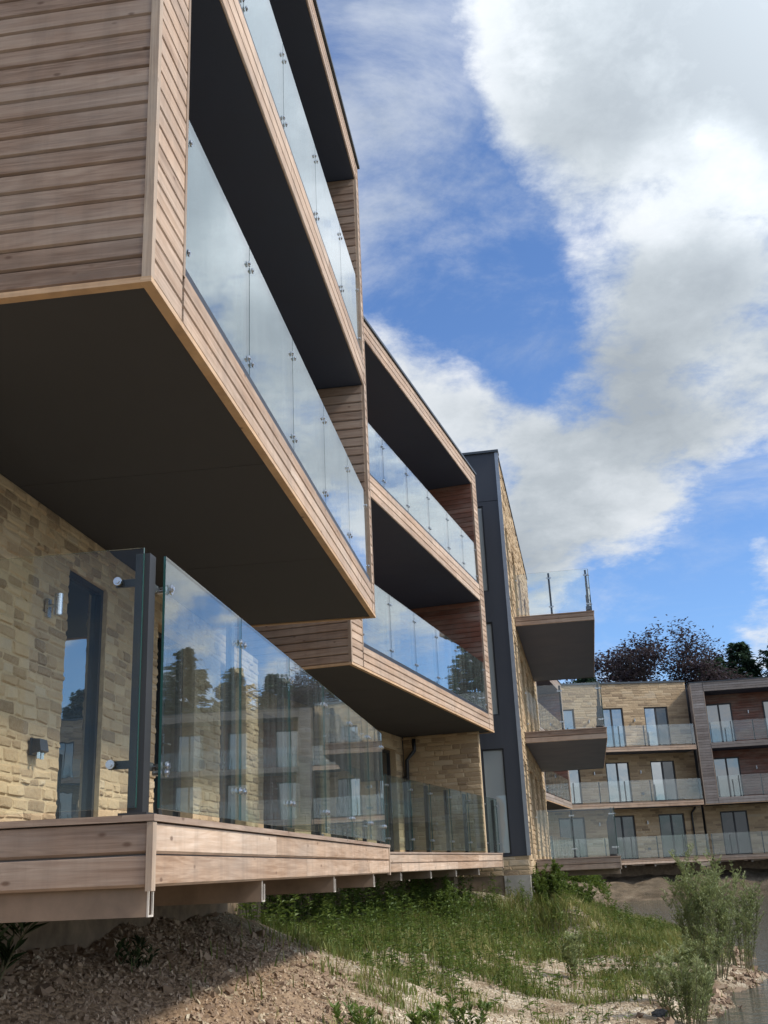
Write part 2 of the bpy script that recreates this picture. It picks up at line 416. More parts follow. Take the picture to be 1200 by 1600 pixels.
# ------------------------------------------------------------------ timber bay
def timber_bay(parent,L,depth,zb,zt,floors,near_pier,far_pier,roof_f=.32,fronts=WOODP,sides=WOOD,near_face=True,far_face=True,pitch=.115,inner=True,back=None,recess=True,innerm=None,edge_trim=True,name='timber_bay'):
    """floors: list of (lip_bottom, lip_top) of every band below an opening, the first being the bottom fascia"""
    mb=MB(); O=(0,0,0); T=.018
    # front piers and bands
    bands=[(a,b) for a,b in floors]+[(zt-roof_f,zt)]
    tw=.045
    for (a,b) in bands:
        boards(mb,(0,T,0),X_,Z_,(0,-1,0),near_pier,L-far_pier,a+(.032 if a==zb else 0),b,rows=max(2,round((b-a)/pitch)))
    boards(mb,(0,T,0),X_,Z_,(0,-1,0),tw,near_pier-.03,zb+.032,zt,pitch=pitch)
    boards(mb,(0,T,0),X_,Z_,(0,-1,0),L-far_pier+.03,L-tw,zb+.032,zt,pitch=pitch)
    o=fix_normals(mb.build(name,fronts,parent))
    # carcass behind boards: piers, bands (dark)
    mb=MB()
    for (a,b) in bands: mb.box(near_pier-.03,L-far_pier+.03,T+.002,.16,a+.02,b-.004)
    s=sides
    mb.box(.021,near_pier-.002,T+.002,depth,zb+.02,zt-.002); mb.box(L-far_pier+.002,L-.021,T+.002,depth,zb+.02,zt-.002)
    for (a,b) in floors: mb.box(near_pier,L-far_pier,.16,depth,a+.035,b-.035)
    mb.box(near_pier,L-far_pier,.16,depth,zt-roof_f+.035,zt-.01)
    mb.build('core',INT,o)
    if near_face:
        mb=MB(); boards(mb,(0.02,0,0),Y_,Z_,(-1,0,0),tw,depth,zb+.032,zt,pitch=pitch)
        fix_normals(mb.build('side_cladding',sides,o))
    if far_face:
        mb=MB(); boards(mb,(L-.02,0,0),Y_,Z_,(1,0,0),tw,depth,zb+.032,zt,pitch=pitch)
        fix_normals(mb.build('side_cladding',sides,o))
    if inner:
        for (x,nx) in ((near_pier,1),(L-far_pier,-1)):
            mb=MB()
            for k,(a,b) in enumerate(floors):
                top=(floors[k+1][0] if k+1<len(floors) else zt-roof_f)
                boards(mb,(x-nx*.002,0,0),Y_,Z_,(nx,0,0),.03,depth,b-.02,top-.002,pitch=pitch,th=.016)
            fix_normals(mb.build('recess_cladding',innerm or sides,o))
    # trims
    for x0,x1 in ((0,tw),(near_pier-.03,near_pier+.004),(L-far_pier-.004,L-far_pier+.03),(L-tw,L)):
        mb=MB()
        if x0==0 or x1==L: mb.box(x0-.001 if x0==0 else x0,x1,-.003,tw,zb+.0325,zt-.001,(rnd(),rnd()))
        else:
            for k,(a,b) in enumerate(floors):
                top=(floors[k+1][0] if k+1<len(floors) else zt-roof_f)
                mb.box(x0,x1,-.004,.06,b-.03,top+.004,(rnd(),rnd()))
        mb.build('vertical_trim',WOODV,o)
    mb=MB(); mb.box(-.004,L+.004,-.006,.05,zb,zb+.031,(.8,.3)); mb.box(-.004,.05,.051,depth,zb,zb+.031,(.6,.7)); mb.box(L-.05,L+.004,.051,depth,zb,zb+.031,(.6,.7))
    mb.build('bottom_trim',WOODW,o)
    # soffits
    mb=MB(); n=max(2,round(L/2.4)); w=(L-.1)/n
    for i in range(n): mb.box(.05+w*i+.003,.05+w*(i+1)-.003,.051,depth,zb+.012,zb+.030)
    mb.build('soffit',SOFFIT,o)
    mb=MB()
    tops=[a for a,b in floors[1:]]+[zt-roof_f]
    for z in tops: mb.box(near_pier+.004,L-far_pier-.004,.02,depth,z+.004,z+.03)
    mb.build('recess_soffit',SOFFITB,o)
    mb=MB()
    for a,b in floors: mb.box(near_pier,L-far_pier,.16,depth,b-.034,b-.006)
    mb.build('balcony_floor',simple_deck,o)
    mb=MB(); mb.box(-.03,L+.03,-.03,depth,zt,zt+.045); mb.build('coping',ROOF,o)
    return o
simple_deck=wood('deck_boards',False)

def deck(parent,O,L,depth,ztop,h=.30,joists=(),left=True,right=True,pitch=.135,jlen=None,y0=0,fm=None,fl=None,jh=.115):
    """timber-faced deck; local frame of parent offset by O=(x,y)"""
    ox,oy=O; zb=ztop-h
    mb=MB(); mb.box(ox+.02,ox+L-.02,oy+.022,oy+depth,zb+.10,ztop-.03); 
    o=mb.build('deck',INT,parent)
    mb=MB(); boards(mb,(ox,oy+.02,0),X_,Z_,(0,-1,0),.04,L,zb,ztop-.03,rows=2,joint=3.2)
    fix_normals(mb.build('fascia',fm or WOODP,o))
    for flag,x,nx in ((left,ox,-1),(right,ox+L,1)):
        if not flag: continue
        mb=MB(); boards(mb,(x+(.02 if nx<0 else -.02),oy,0),Y_,Z_,(nx,0,0),.022,depth,zb,ztop-.03,rows=2,joint=5)
        fix_normals(mb.build('fascia',fl or WOOD,o))
        mb=MB(); mb.box(x-.006 if nx<0 else x-.042,x+.042 if nx<0 else x+.006,oy-.008,oy+.020,zb-.012,ztop-.031,(.9,rnd())); mb.build('corner_trim',WOODV,o)
    mb=MB(); 
    mb.box(ox-.012,ox+L+.012,oy-.014,oy+.13,ztop-.028,ztop,(.6,.2)); mb.box(ox-.012,ox+.13,oy+.1305,oy+depth,ztop-.028,ztop,(.45,.6))
    nb=int((depth-.14)/.145)
    for i in range(nb):
        mb.box(ox+.134,ox+L+.008,oy+.136+i*.145,oy+.136+i*.145+.139,ztop-.028,ztop-.001,(rnd(),rnd()))
    mb.build('deck_board',WOOD,o)
    for x in joists:
        mb=MB(); x0=ox+x; zz1=zb-.001+.10; zz0=zb-jh; d=depth if jlen is None else jlen
        # C channel: web + two flanges + lips, open toward the far side
        mb.box(x0,x0+.006,oy+.03,oy+d,zz0,zz1); mb.box(x0+.006,x0+.06,oy+.03,oy+d,zz0,zz0+.006); mb.box(x0+.054,x0+.06,oy+.03,oy+d,zz0+.006,zz0+.10)
        mb.box(x0-.001,x0+.007,oy+.022,oy+.030,zz0-.001,zz1,mi=1); mb.box(x0+.007,x0+.061,oy+.022,oy+.030,zz0-.001,zz0+.007,mi=1); mb.box(x0+.053,x0+.061,oy+.022,oy+.030,zz0+.007,zz0+.10,mi=1)
        mb.build('joist',[GALV,GALVE],o)
    return o
def wall_light(pl,x,z,y,label,double=True):
    loc,rz=pl; r=empty('wall_light',loc,rz,label,'wall light','wall lights beside the doors')
    mb=MB(); mb.box(x-.03,x+.03,y-.022,y,z-.09,z+.05); mb.tube([(x,y-.02,z),(x,y-.06,z)],.012,8); mb.build('mount',STEEL,r)
    mb=MB(); mb.tube([(x,y-.09,z-.075),(x,y-.09,z+.085)],.032,16); mb.tube([(x,y-.09,z-.079),(x,y-.09,z-.075)],.026,16); mb.build('lamp_body',STEEL,r,smooth=False)
    return r
def socket(pl,x,z,y,label):
    loc,rz=pl; r=empty('power_socket',loc,rz,label,'power socket','outdoor power sockets')
    mb=MB(); mb.box(x-.07,x+.07,y-.012,y,z-.06,z+.06); mb.build('back_plate',BLACK,r)
    mb=MB(); c=[(x-.066,y-.085,z-.03),(x+.066,y-.085,z-.03),(x-.066,y-.013,z-.056),(x+.066,y-.013,z-.056),(x-.06,y-.07,z+.052),(x+.06,y-.07,z+.052),(x-.06,y-.013,z+.057),(x+.06,y-.013,z+.057)]
    mb.mesh8(c); mb.build('cover',BLACK,r)
    for dx in (-.03,.03):
        mb=MB(); mb.tube([(x+dx,y-.05,z-.04),(x+dx,y-.05,z-.085)],.016,8); mb.build('cable_gland',STEEL,r)
    return r
def drainpipe(name_label,pts,rad=.034,pl=((0,0,0),0),brk=()):
    loc,rz=pl; r=empty('drainpipe',loc,rz,name_label,'drainpipe')
    mb=MB(); mb.tube(pts,rad,12); mb.build('pipe',BLACK,r,smooth=True)
    for (x,y,z) in brk:
        mb=MB(); mb.box(x-rad*1.5,x+rad*1.5,y-rad*.3,y+rad*1.7,z-.02,z+.02); mb.build('bracket',BLACK,r)
    return r

# ------------------------------------------------------------------ near buildings
PI=math.pi
def world(pl,x,y,z=0):
    (a,b,c),rz=pl; return (a+x*math.cos(rz)-y*math.sin(rz), b+x*math.sin(rz)+y*math.cos(rz), c+z)
def sub(pl,x,y,dr=0): return (world(pl,x,y),pl[1]+dr)
def shell(parent,x0,x1,y0,y1,z0,z1,name='rear_wall'):
    mb=MB(); mb.box(x0,x1,y0,y1,z0,z1); return mb.build(name,INT,parent)

# ---- block one: nearest timber bay over a stone ground floor
PL1=frame_at((-1.081,4.44),(-.156,11.76)); 
b1=empty('apartment_block',PL1[0],PL1[1],'nearest flats with a long weathered timber bay cantilevered over a stone wall and timber deck','apartment block')
Y1=1.90
doors1=[(3.42,4.22,.29,2.42),(5.5,6.70,.29,2.42),(7.65,8.80,.29,2.42)]
stone_wall('stone_wall',b1,(0,Y1,0),X_,(0,-1,0),-2.2,9.4,-.15,2.765,doors1,th=.32,prot=.014,hmin=.050,hmax=.105,wmin=.09,wmax=.25,jit=1.5,fine=True)
for k,(a,b,c,d) in enumerate(doors1): door(b1,a,b,c,d,Y1+(.075 if k==0 else .17),leaves=1 if k==0 else 2,kind='window' if k==0 else 'door',handle=k>0,pane=PANEF if k==0 else PANE,fw=.045 if k==0 else .06)
mb=MB(); mb.box(-2.2,9.4,Y1-.03,Y1+.3,-1.6,-.151); mb.build('foundation',EARTHF,b1)
shell(b1,-2.2,9.4,Y1+.9,Y1+1.1,-.1,2.72)
timber_bay(b1,7.40,2.2,2.75,8.89,[(2.75,3.10),(5.60,6.00)],.50,.20)
mb=MB(); O=(0,2.19,0)
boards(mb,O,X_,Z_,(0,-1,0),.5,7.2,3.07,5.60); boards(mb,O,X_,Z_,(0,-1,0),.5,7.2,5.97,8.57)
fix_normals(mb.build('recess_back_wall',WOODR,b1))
for z in (3.10,6.0):
    for a in (1.2,4.6): door(b1,a,a+1.5,z+.02,z+2.2,2.13)
shell(b1,-2.2,9.4,2.22,6.5,2.80,8.80,'upper_storeys')
mb=MB(); mb.box(-2.25,9.45,2.2,6.55,8.80,8.93); mb.build('roof',ROOF,b1)
deck(b1,(.26,.01),7.56,1.86,.277,.302,joists=(.05,2.0,4.35,6.5),right=True)
j1=[.43,1.80,3.10,4.38,5.62,6.75,7.79]
balustrade(PL1,j1,.31,1.49,.045,'clear glass balustrade along the nearest timber deck, mirroring clouds and conifers',zp=.277,post_w=.06,endposts=(False,True))
sp=sub(PL1,.305,1.86,-PI/2)
balustrade(sp,[.05,1.765],.31,1.50,0,'single clear glass screen on the near end of the lowest timber deck',GLASSC,zp=.277,posts=False,clamps=False,group='glass balustrades along the flats')
# corner post of the nearest deck with its stand-off arms
cp=empty('corner_post',PL1[0],PL1[1],'dark square metal post with steel glass clamps at the near corner of the lowest deck','post')
mb=MB(); x0,x1,y0,y1=.315,.395,.075,.145; mb.box(x0,x1,y0,y1,.277,1.475); mb.box(x0-.03,x1+.03,y0-.03,y1+.03,.2775,.289); mb.build('shaft',DARK,cp)
for z in (.50,1.34):
    mb=MB(); mb.box(.330,.346,.145,.245,z-.018,z+.018,mi=1); mb.box(.317,.330,.205,.235,z-.012,z+.012,mi=1); mb.tube([(.283,.22,z),(.292,.22,z)],.020,16); mb.tube([(.276,.22,z),(.283,.22,z)],.012,10)
    mb.build('clamp',[STEEL,DARK],cp)
    mb=MB(); mb.box(.395,.50,.095,.111,z-.018,z+.018,mi=1); mb.tube([(.49,.052,z),(.49,.11,z)],.013,10); mb.tube([(.49,.022,z),(.49,.032,z)],.020,16); mb.tube([(.49,.014,z),(.49,.022,z)],.012,10)
    mb.build('clamp',[STEEL,DARK],cp)
jb=[.54,1.94,3.30,4.62,5.92,7.18]
balustrade(PL1,jb,3.13,4.18,.03,'pale reflective glass balustrade across the lower opening of the nearest timber bay',GLASSB,zp=3.10,channel=True)
balustrade(PL1,[.54,1.78,3.10,4.52,5.92,7.18],6.03,7.03,.03,'pale reflective glass balustrade across the top opening of the nearest timber bay',GLASSB,zp=6.0,channel=True)
wall_light(PL1,3.03,2.0,Y1-.02,'cylindrical steel up and down lamp on the stone wall left of the narrow window')
socket(PL1,2.96,.945,Y1-.02,'black covered power socket low on the stone wall below the cylindrical lamp')

# ---- block two: middle timber bay
PL2=frame_at((-.543,14.53),(2.18,23.2))
b2=empty('apartment_block',PL2[0],PL2[1],'middle flats with a shorter timber bay between the nearest bay and the dark stair tower','apartment block')
Y2=1.99
doors2=[(-.9,.3,.29,2.45),(1.4,2.6,.29,2.45),(4.2,5.5,.29,2.45),(7.0,8.2,.29,2.45)]
stone_wall('stone_wall',b2,(0,Y2,0),X_,(0,-1,0),-2.6,8.72,-.3,2.765,doors2,th=.3)
for a,b,c,d in doors2: door(b2,a,b,c,d,Y2+.16)
stone_wall('cross_wall',b2,(8.70,0,0),Y_,(-1,0,0),.27,Y2-.03,.03,2.765,(),th=.10,hmin=.07,hmax=.12,wmin=.14,wmax=.34,prot=.014)
mb=MB(); mb.box(-2.6,8.98,Y2-.03,Y2+.3,-1.6,-.301); mb.box(8.72,8.98,1.0,Y2-.031,-1.4,.0); mb.build('foundation',EARTHF,b2)
shell(b2,-2.6,8.7,Y2+.9,Y2+1.1,-.2,2.72)
timber_bay(b2,9.08,2.3,2.75,8.75,[(2.75,3.10),(5.60,5.98)],.52,.42,roof_f=.36,innerm=WOODR)
mb=MB(); O=(0,2.29,0)
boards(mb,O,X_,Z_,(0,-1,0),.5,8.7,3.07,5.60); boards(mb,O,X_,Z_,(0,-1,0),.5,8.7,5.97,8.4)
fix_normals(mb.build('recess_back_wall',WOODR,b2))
for z in (3.10,5.98):
    for a in (1.2,5.2): door(b2,a,a+1.6,z+.02,z+2.2,2.23)
shell(b2,-1.6,9.05,2.32,6.5,2.80,8.68,'upper_storeys')
mb=MB(); mb.box(-1.6,9.1,2.3,6.55,8.68,8.79); mb.build('roof',ROOF,b2)
deck(b2,(-1.9,.25),12.05,1.74,.277,.302,joists=(1.6,3.0,4.6,6.3,8.0,9.8),left=True)
balustrade(PL2,[.55,1.97,3.35,4.76,6.19,7.41,8.64],3.13,4.20,.03,'glass balustrade in the lower opening of the middle timber bay, mirroring blue sky and conifers',GLASSB,zp=3.1,channel=True)
balustrade(PL2,[.55,1.97,3.35,4.76,6.19,7.41,8.64],5.99,6.92,.03,'milky looking glass balustrade in the top opening of the middle timber bay',GLASSB,zp=5.98,channel=True)
balustrade(PL2,[-1.85,-.6,.8,2.2,3.5,4.7,6.05,7.45,8.85,10.1],.31,1.42,.29,'clear glass balustrade with dark posts on the low deck before the tower',GLASSD,zp=.277,post_w=.10,endposts=(False,True))
drainpipe('black drainpipe running down the inner corner beside the brick-coloured cross wall',[(8.60,Y2-.30,2.70),(8.60,Y2-.30,2.45),(8.60,Y2-.12,2.25),(8.60,Y2-.12,-.4)],.045,PL2,brk=[(8.60,Y2-.12,1.9),(8.60,Y2-.12,.6)])

# ---- stair tower and long stone wing seen edge-on
PLG=frame_at((2.83,24.45),(5.03,37.05))
bg=empty('stair_tower',PLG[0],PLG[1],'tall narrow stair tower end clad in dark anthracite panels with slim windows','tower')
wins=[(.35,.86,.24,2.55),(.38,.90,3.30,5.50),(.40,.92,6.25,8.42)]
mb=MB(); wall_backing(mb,(0,0,0),Y_,Z_,(-1,0,0),.012,2.6,.20,8.525,wins,.20); wall_backing(mb,(0,0,0),Y_,Z_,(-1,0,0),.012,2.6,8.537,9.80,[],.20)
mb.box(.02,.19,.02,2.58,.22,.24)
cl=fix_normals(mb.build('cladding',CLAD,bg))
for k,(a,b,c,d) in enumerate(wins):
    mb=MB(); f=.035; x0,x1=.03,.09
    mb.box(x0,x1,a,a+f,c,d); mb.box(x0,x1,b-f,b,c,d); mb.box(x0,x1,a+f,b-f,d-f,d); mb.box(x0,x1,a+f,b-f,c,c+f); w=mb.build('window',DARK,bg)
    mb=MB(); mb.box(.05,.062,a+f,b-f,c+f,d-f); mb.build('pane',CURT,w)
mb=MB(); mb.box(-.012,.03,-.075,.011,.20,9.80); mb.build('corner_flashing',FLASH,bg)
mb=MB(); mb.box(-.05,.25,-.09,2.65,9.801,9.86); mb.build('coping',ROOF,bg)
mb=MB(); mb.box(-.01,.3,-.02,.55,-1.4,-.201); o=mb.build('plinth',CONC,bg)
mb=MB(); mb.box(.03,.3,.551,2.6,-1.4,-.201); o=mb.build('foundation',EARTHF,bg)
stone_wall('plinth_stonework',bg,(.02,0,0),Y_,(-1,0,0),-.03,2.6,-.2,.195,(),th=.25)
bw=empty('apartment_block',PLG[0],PLG[1],'long golden stone wing seen almost edge-on behind the dark tower, carrying cantilevered timber balconies','apartment block')
dz=[(.14,2.35),(3.15,5.35),(6.07,8.25)]
opn=[]
for z0,z1 in dz:
    for a in (1.0,3.3,5.8,8.6,11.0): opn.append((a,a+(1.0 if a==1.0 else 1.5),z0,z1))
stone_wall('stone_wall',bw,(0,-.03,0),X_,(0,-1,0),.05,12.75,-.2,9.80,opn,th=.3,hmin=.10,hmax=.17,wmin=.18,wmax=.45,prot=.022)
for a,b,c,d in opn: door(bw,a,b,c,d,.14,leaves=2 if b-a>1.2 else 1,kind='door' if b-a>1.2 else 'window',handle=False)
mb=MB(); mb.box(.21,12.8,-.07,6,9.801,9.86); mb.box(.21,12.8,.3,6,8.9,9.80); mb.build('roof',ROOF,bw)
mb=MB(); mb.box(.31,12.75,-.02,.3,-1.6,-.201); mb.build('foundation',CONC,bw)
shell(bw,.25,12.75,2.7,6,-.2,8.89); shell(bw,12.55,12.75,.28,2.7,-.2,9.8,'end_wall')
def cant(parent,x0,x1,zb,zt,w=2.05,label=None,yo=-.06):
    mb=MB(); mb.box(x0+.02,x1-.02,-w+.02,yo,zb+.04,zt-.03); o=mb.build('balcony',INT,parent)
    mb=MB(); boards(mb,(x0+.02,0,0),Y_,Z_,(-1,0,0),-w+.02,yo,zb,zt-.025,rows=2); fix_normals(mb.build('end_fascia',WOOD,o))
    mb=MB(); boards(mb,(x1-.02,0,0),Y_,Z_,(1,0,0),-w+.02,yo,zb,zt-.025,rows=2); fix_normals(mb.build('end_fascia',WOOD,o))
    mb=MB(); boards(mb,(0,-w+.018,0),X_,Z_,(0,-1,0),x0,x1,zb,zt-.025,rows=2); fix_normals(mb.build('front_fascia',WOODP,o))
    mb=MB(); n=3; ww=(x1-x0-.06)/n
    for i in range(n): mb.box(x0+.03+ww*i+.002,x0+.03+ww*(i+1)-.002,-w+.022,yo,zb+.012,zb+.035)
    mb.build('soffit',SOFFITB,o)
    mb=MB(); mb.box(x0-.012,x1+.012,-w-.012,yo,zt-.024,zt); mb.build('deck_board',WOOD,o)
    if label: o['label']=label
    return o
bal=[(2.05,10.95,5.79,6.04,'top'),(2.05,10.95,2.84,3.12,'middle')]
for x0,x1,zb,zt,nm in bal: cant(bw,x0,x1,zb,zt,label='%s cantilevered timber-edged balcony with a dark underside'%nm)
deck(bw,(2.05,-2.05),8.9,1.97,.12,.29,joists=(.4,1.8,3.2))
for zt,nm,nm2 in ((6.04,'highest','balcony against the clouds'),(3.12,'middle','balcony below the highest one'),(.12,'lowest','deck below the stone wing')):
    s=sub(PLG,2.09,0,-PI/2)
    balustrade(s,[.10,1.0,2.0],zt+.04,zt+1.12,0,'clear glass end screen of the %s %s'%(nm,nm2),GLASSF,zp=zt,post_w=.05,endposts=(False,True),clamps=True)
    balustrade(PLG,[2.12,3.5,4.9,6.3,7.7,9.1,10.9],zt+.04,zt+1.12,-2.01,'long glass side, seen almost edge-on, of the %s %s'%(nm,nm2),GLASSF,zp=zt,post_w=.05,endposts=(False,True),clamps=True)

# ------------------------------------------------------------------ far crescent of flats
def stone_far(name,parent,*a,**k): return stone_wall(name,parent,*a,hmin=.10,hmax=.16,wmin=.22,wmax=.55,prot=.012,**k)
def far_block(P0,P1,kind,label,bl,x0=0.0,doorsx=((.8,2.2),(3.85,5.2),(6.6,8.0)),doors0=None,detail=True,zr=9.3,x1=None,pier=.7,clamps=True,gy=None):
    pl=frame_at(P0,P1); L=math.hypot(P1[0]-P0[0],P1[1]-P0[1]) if x1 is None else x1
    b=empty('apartment_block',pl[0],pl[1],label,'apartment block','crescent of flats around the lake')
    fl=[(.03,2.30),(2.96,5.12),(5.84,8.05)]; yw=1.6
    ds=[d for d in doorsx if d[1]<L-.1]
    d0=doors0 or ds
    if kind=='brick':
        op=[(a,c,fl[k][0],fl[k][1]) for k in range(3) for a,c in (d0 if k==0 else ds)]
        sw=stone_far('stone_wall',b,(0,yw,0),X_,(0,-1,0),x0,L+.42,-.25,zr,op) 
        mb=MB(); mb.box(x0-.03,L+.42,yw-.06,yw+.4,zr+.001,zr+.10); mb.build('coping',ROOF,b)
        for (zb,zt) in ((2.62,2.90),(5.50,5.77)):
            mb=MB(); mb.box(x0,L-.04,.022,yw-.02,zb+.03,zt-.03); o=mb.build('balcony',INT,b)
            mb=MB(); boards(mb,(0,.02,0),X_,Z_,(0,-1,0),x0,L-.03,zb,zt-.02,rows=2); fix_normals(mb.build('front_fascia',WOODP,o))
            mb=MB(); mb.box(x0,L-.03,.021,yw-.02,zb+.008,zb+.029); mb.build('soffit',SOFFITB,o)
            mb=MB(); mb.box(x0,L-.03,-.01,yw-.02,zt-.019,zt); mb.build('deck_board',WOOD,o)
        back=yw
    else:
        op=[(a,c,*fl[0]) for a,c in d0]
        stone_far('stone_wall',b,(0,yw,0),X_,(0,-1,0),x0,L,-.25,2.62,op)
        timber_bay(b,L,1.75,2.62,9.05,[(2.62,2.96),(5.50,5.80)],pier,.35,roof_f=.50,innerm=WOODR,pitch=.14,fronts=WOODG,sides=WOODG)
        mb=MB()
        for z0,z1,k in ((2.94,5.5,1),(5.78,8.55,2)):
            u=pier
            for a,c in list(ds)+[(L-.35,L-.35)]:
                if a>u: boards(mb,(0,1.66,0),X_,Z_,(0,-1,0),u,a,z0,z1,pitch=.14)
                if c>a: boards(mb,(0,1.66,0),X_,Z_,(0,-1,0),a,c,fl[k][1],z1,pitch=.14)
                u=c
        fix_normals(mb.build('recess_back_wall',WOODR,b))
    for k in range(3):
        for q,(a,c) in enumerate(d0 if k==0 else ds):
            dark=(kind=='brick' and q==2)
            o=door(b,a,c,fl[k][0],fl[k][1],yw+(.10 if (kind=='brick' or k==0) else .03),pane=PANEF if k else PANE,pane2=PANE if dark else None,fw=.075,handle=False)
    shell(b,x0,L+.42,yw+.45,yw+5,-.2,zr-.4 if kind=='brick' else 9.0)
    mb=MB(); mb.box(x0-.03,L+.03,yw+.401 if kind=='brick' else 1.78,yw+5.1,zr-.39 if kind=='brick' else 9.001,(zr-.39 if kind=='brick' else 9.001)+.15); mb.build('roof',ROOF,b)
    dx1=L-.02; 
    deck(b,(x0,0),dx1-x0,yw-.03,.06,.27,joists=[k*1.6+.3 for k in range(int((dx1-x0)/1.6))],left=False,right=False)
    mb=MB(); mb.box(x0,L,yw+.02,yw+.3,-2.6,-.26); mb.build('foundation',EARTHF,b)
    n=max(2,round((L-x0)/1.35))
    for k,z in enumerate((.06,2.90,5.77) if kind=='brick' else (.06,2.96,5.80)):
        g0=x0+.03; g1=L-.03; yy=.03
        if kind!='brick' and k: g0=pier+.03; g1=L-.4
        js=[g0+(g1-g0)*i/n for i in range(n+1)]
        balustrade(pl,js,z+.05,z+1.10,yy,'%s storey glass balustrade of the %s'%(('lowest','middle','top')[k],bl),GLASSF,zp=z,post_w=.06,clamps=False,endposts=(True,True))
    return b,pl
A_=far_block((9.1,57),(16.25,57.8),'brick','far golden stone flats facing the camera, left of the far timber bay','far stone flats facing the camera',x0=-2.6,
    doorsx=((-.2,1.08),(2.54,3.86),(5.07,6.43)),doors0=[(-.35,1.08),(2.45,3.83),(5.17,6.6)],zr=9.38)
B_=far_block((16.3,57.8),(25.2,56.06),'timber','far flats with a timber framed bay of red-brown recesses at the right edge','far timber bay at the right edge')
for pl,lst in ((A_[1],[(1.85,7.35,1.58,'between the first two top doors of the far stone flats'),(4.45,7.35,1.58,'between the last two top doors of the far stone flats'),(1.85,4.55,1.58,'between the first two middle doors of the far stone flats'),(4.45,4.55,1.58,'between the last two middle doors of the far stone flats'),(1.85,1.9,1.58,'between the first two ground doors of the far stone flats'),(4.5,1.9,1.58,'between the last two ground doors of the far stone flats')]),
               (B_[1],[(3.05,7.5,1.63,'in the top red-brown recess of the far timber bay'),(3.05,4.5,1.63,'in the lower red-brown recess of the far timber bay')])):
    for x,z,y,t in lst: wall_light(pl,x,z,y,'small lamp %s'%t)
for pl,x,z,y,t in ((A_[1],4.45,.55,1.58,'ground'),(A_[1],4.45,3.4,1.58,'middle')): socket(pl,x,z,y,'small black socket low on the far stone wall, %s storey'%t)
drainpipe('black drainpipe bending down the far stone wall beside the ground floor doors',[(7.25,1.50,2.6),(7.15,1.50,2.45),(7.0,1.50,2.3),(7.0,1.50,-.2)],.05,A_[1])
far_block((6.3,46.6),(9.0,56.2),'timber','timber clad flats seen at a sharp angle through the cantilevered balcony screens','timber flats behind the balcony screens',doorsx=((1.2,2.6),(4.2,5.6),(7.2,8.6)))
ring=[((25.2,56.06),(33.2,52.2),'brick'),((33.3,52.1),(40.2,46.8),'timber'),((40.3,46.7),(45.6,40.0),'brick'),((45.7,39.9),(49.0,32),'timber')]
names=['first stone flats','first timber bay','second stone flats','second timber bay']
for (a,c,k),nm in zip(ring,names): far_block(a,c,k,'%s beyond the right edge, seen only mirrored in glass'%nm,'%s beyond the right edge, seen only mirrored'%nm)

# ------------------------------------------------------------------ ground, water
def sm(a,b,x):
    t=min(1,max(0,(x-a)/(b-a))); return t*t*(3-2*t)
def lerp(a,b,t): return a+(b-a)*t
def plin(tab,y):
    if y<=tab[0][0]: return tab[0][1]
    for (a,b),(c,d) in zip(tab,tab[1:]):
        if y<=c: return lerp(b,d,(y-a)/(c-a))
    return tab[-1][1]
XREF=[(-20,-6.1),(6.9,-2.7),(12.5,-2.0),(13.5,-2.5),(23.5,.3),(24.6,2.3),(37,4.6),(46,6.2),(56.6,8.2)]
SHORE=[(-10,2.2),(8,2.9),(14.3,4.0),(17,5.25),(20,6.65),(24.6,7.5),(29,7.4),(33,6.4),(38,6.0),(46,7.4),(55,9.4)]
RING=[(6.0,46),(8.8,58.6),(16.4,59.4),(25.6,57.8),(34.2,53.6),(41.4,48),(47.2,40.8),(50.8,32),(54,20),(56,-10)]
def fb(x,y,s,o=4,seed=0):
    return noise.fractal(Vector((x*s+seed*17.3,y*s-seed*9.1,seed*3.7)),1.0,2.0,o)
def ringd(x,y):
    """signed distance inward of the crescent (positive = lake side)"""
    best=1e9;sg=1
    for (a,b),(c,d) in zip(RING,RING[1:]):
        dx,dy=c-a,d-b; L=dx*dx+dy*dy; t=min(1,max(0,((x-a)*dx+(y-b)*dy)/L)); px,py=a+dx*t,b+dy*t
        q=math.hypot(x-px,y-py)
        if q<best: best=q; sg=1 if (dx*(y-b)-dy*(x-a))<0 else -1
    return best*sg
WZ=-1.95
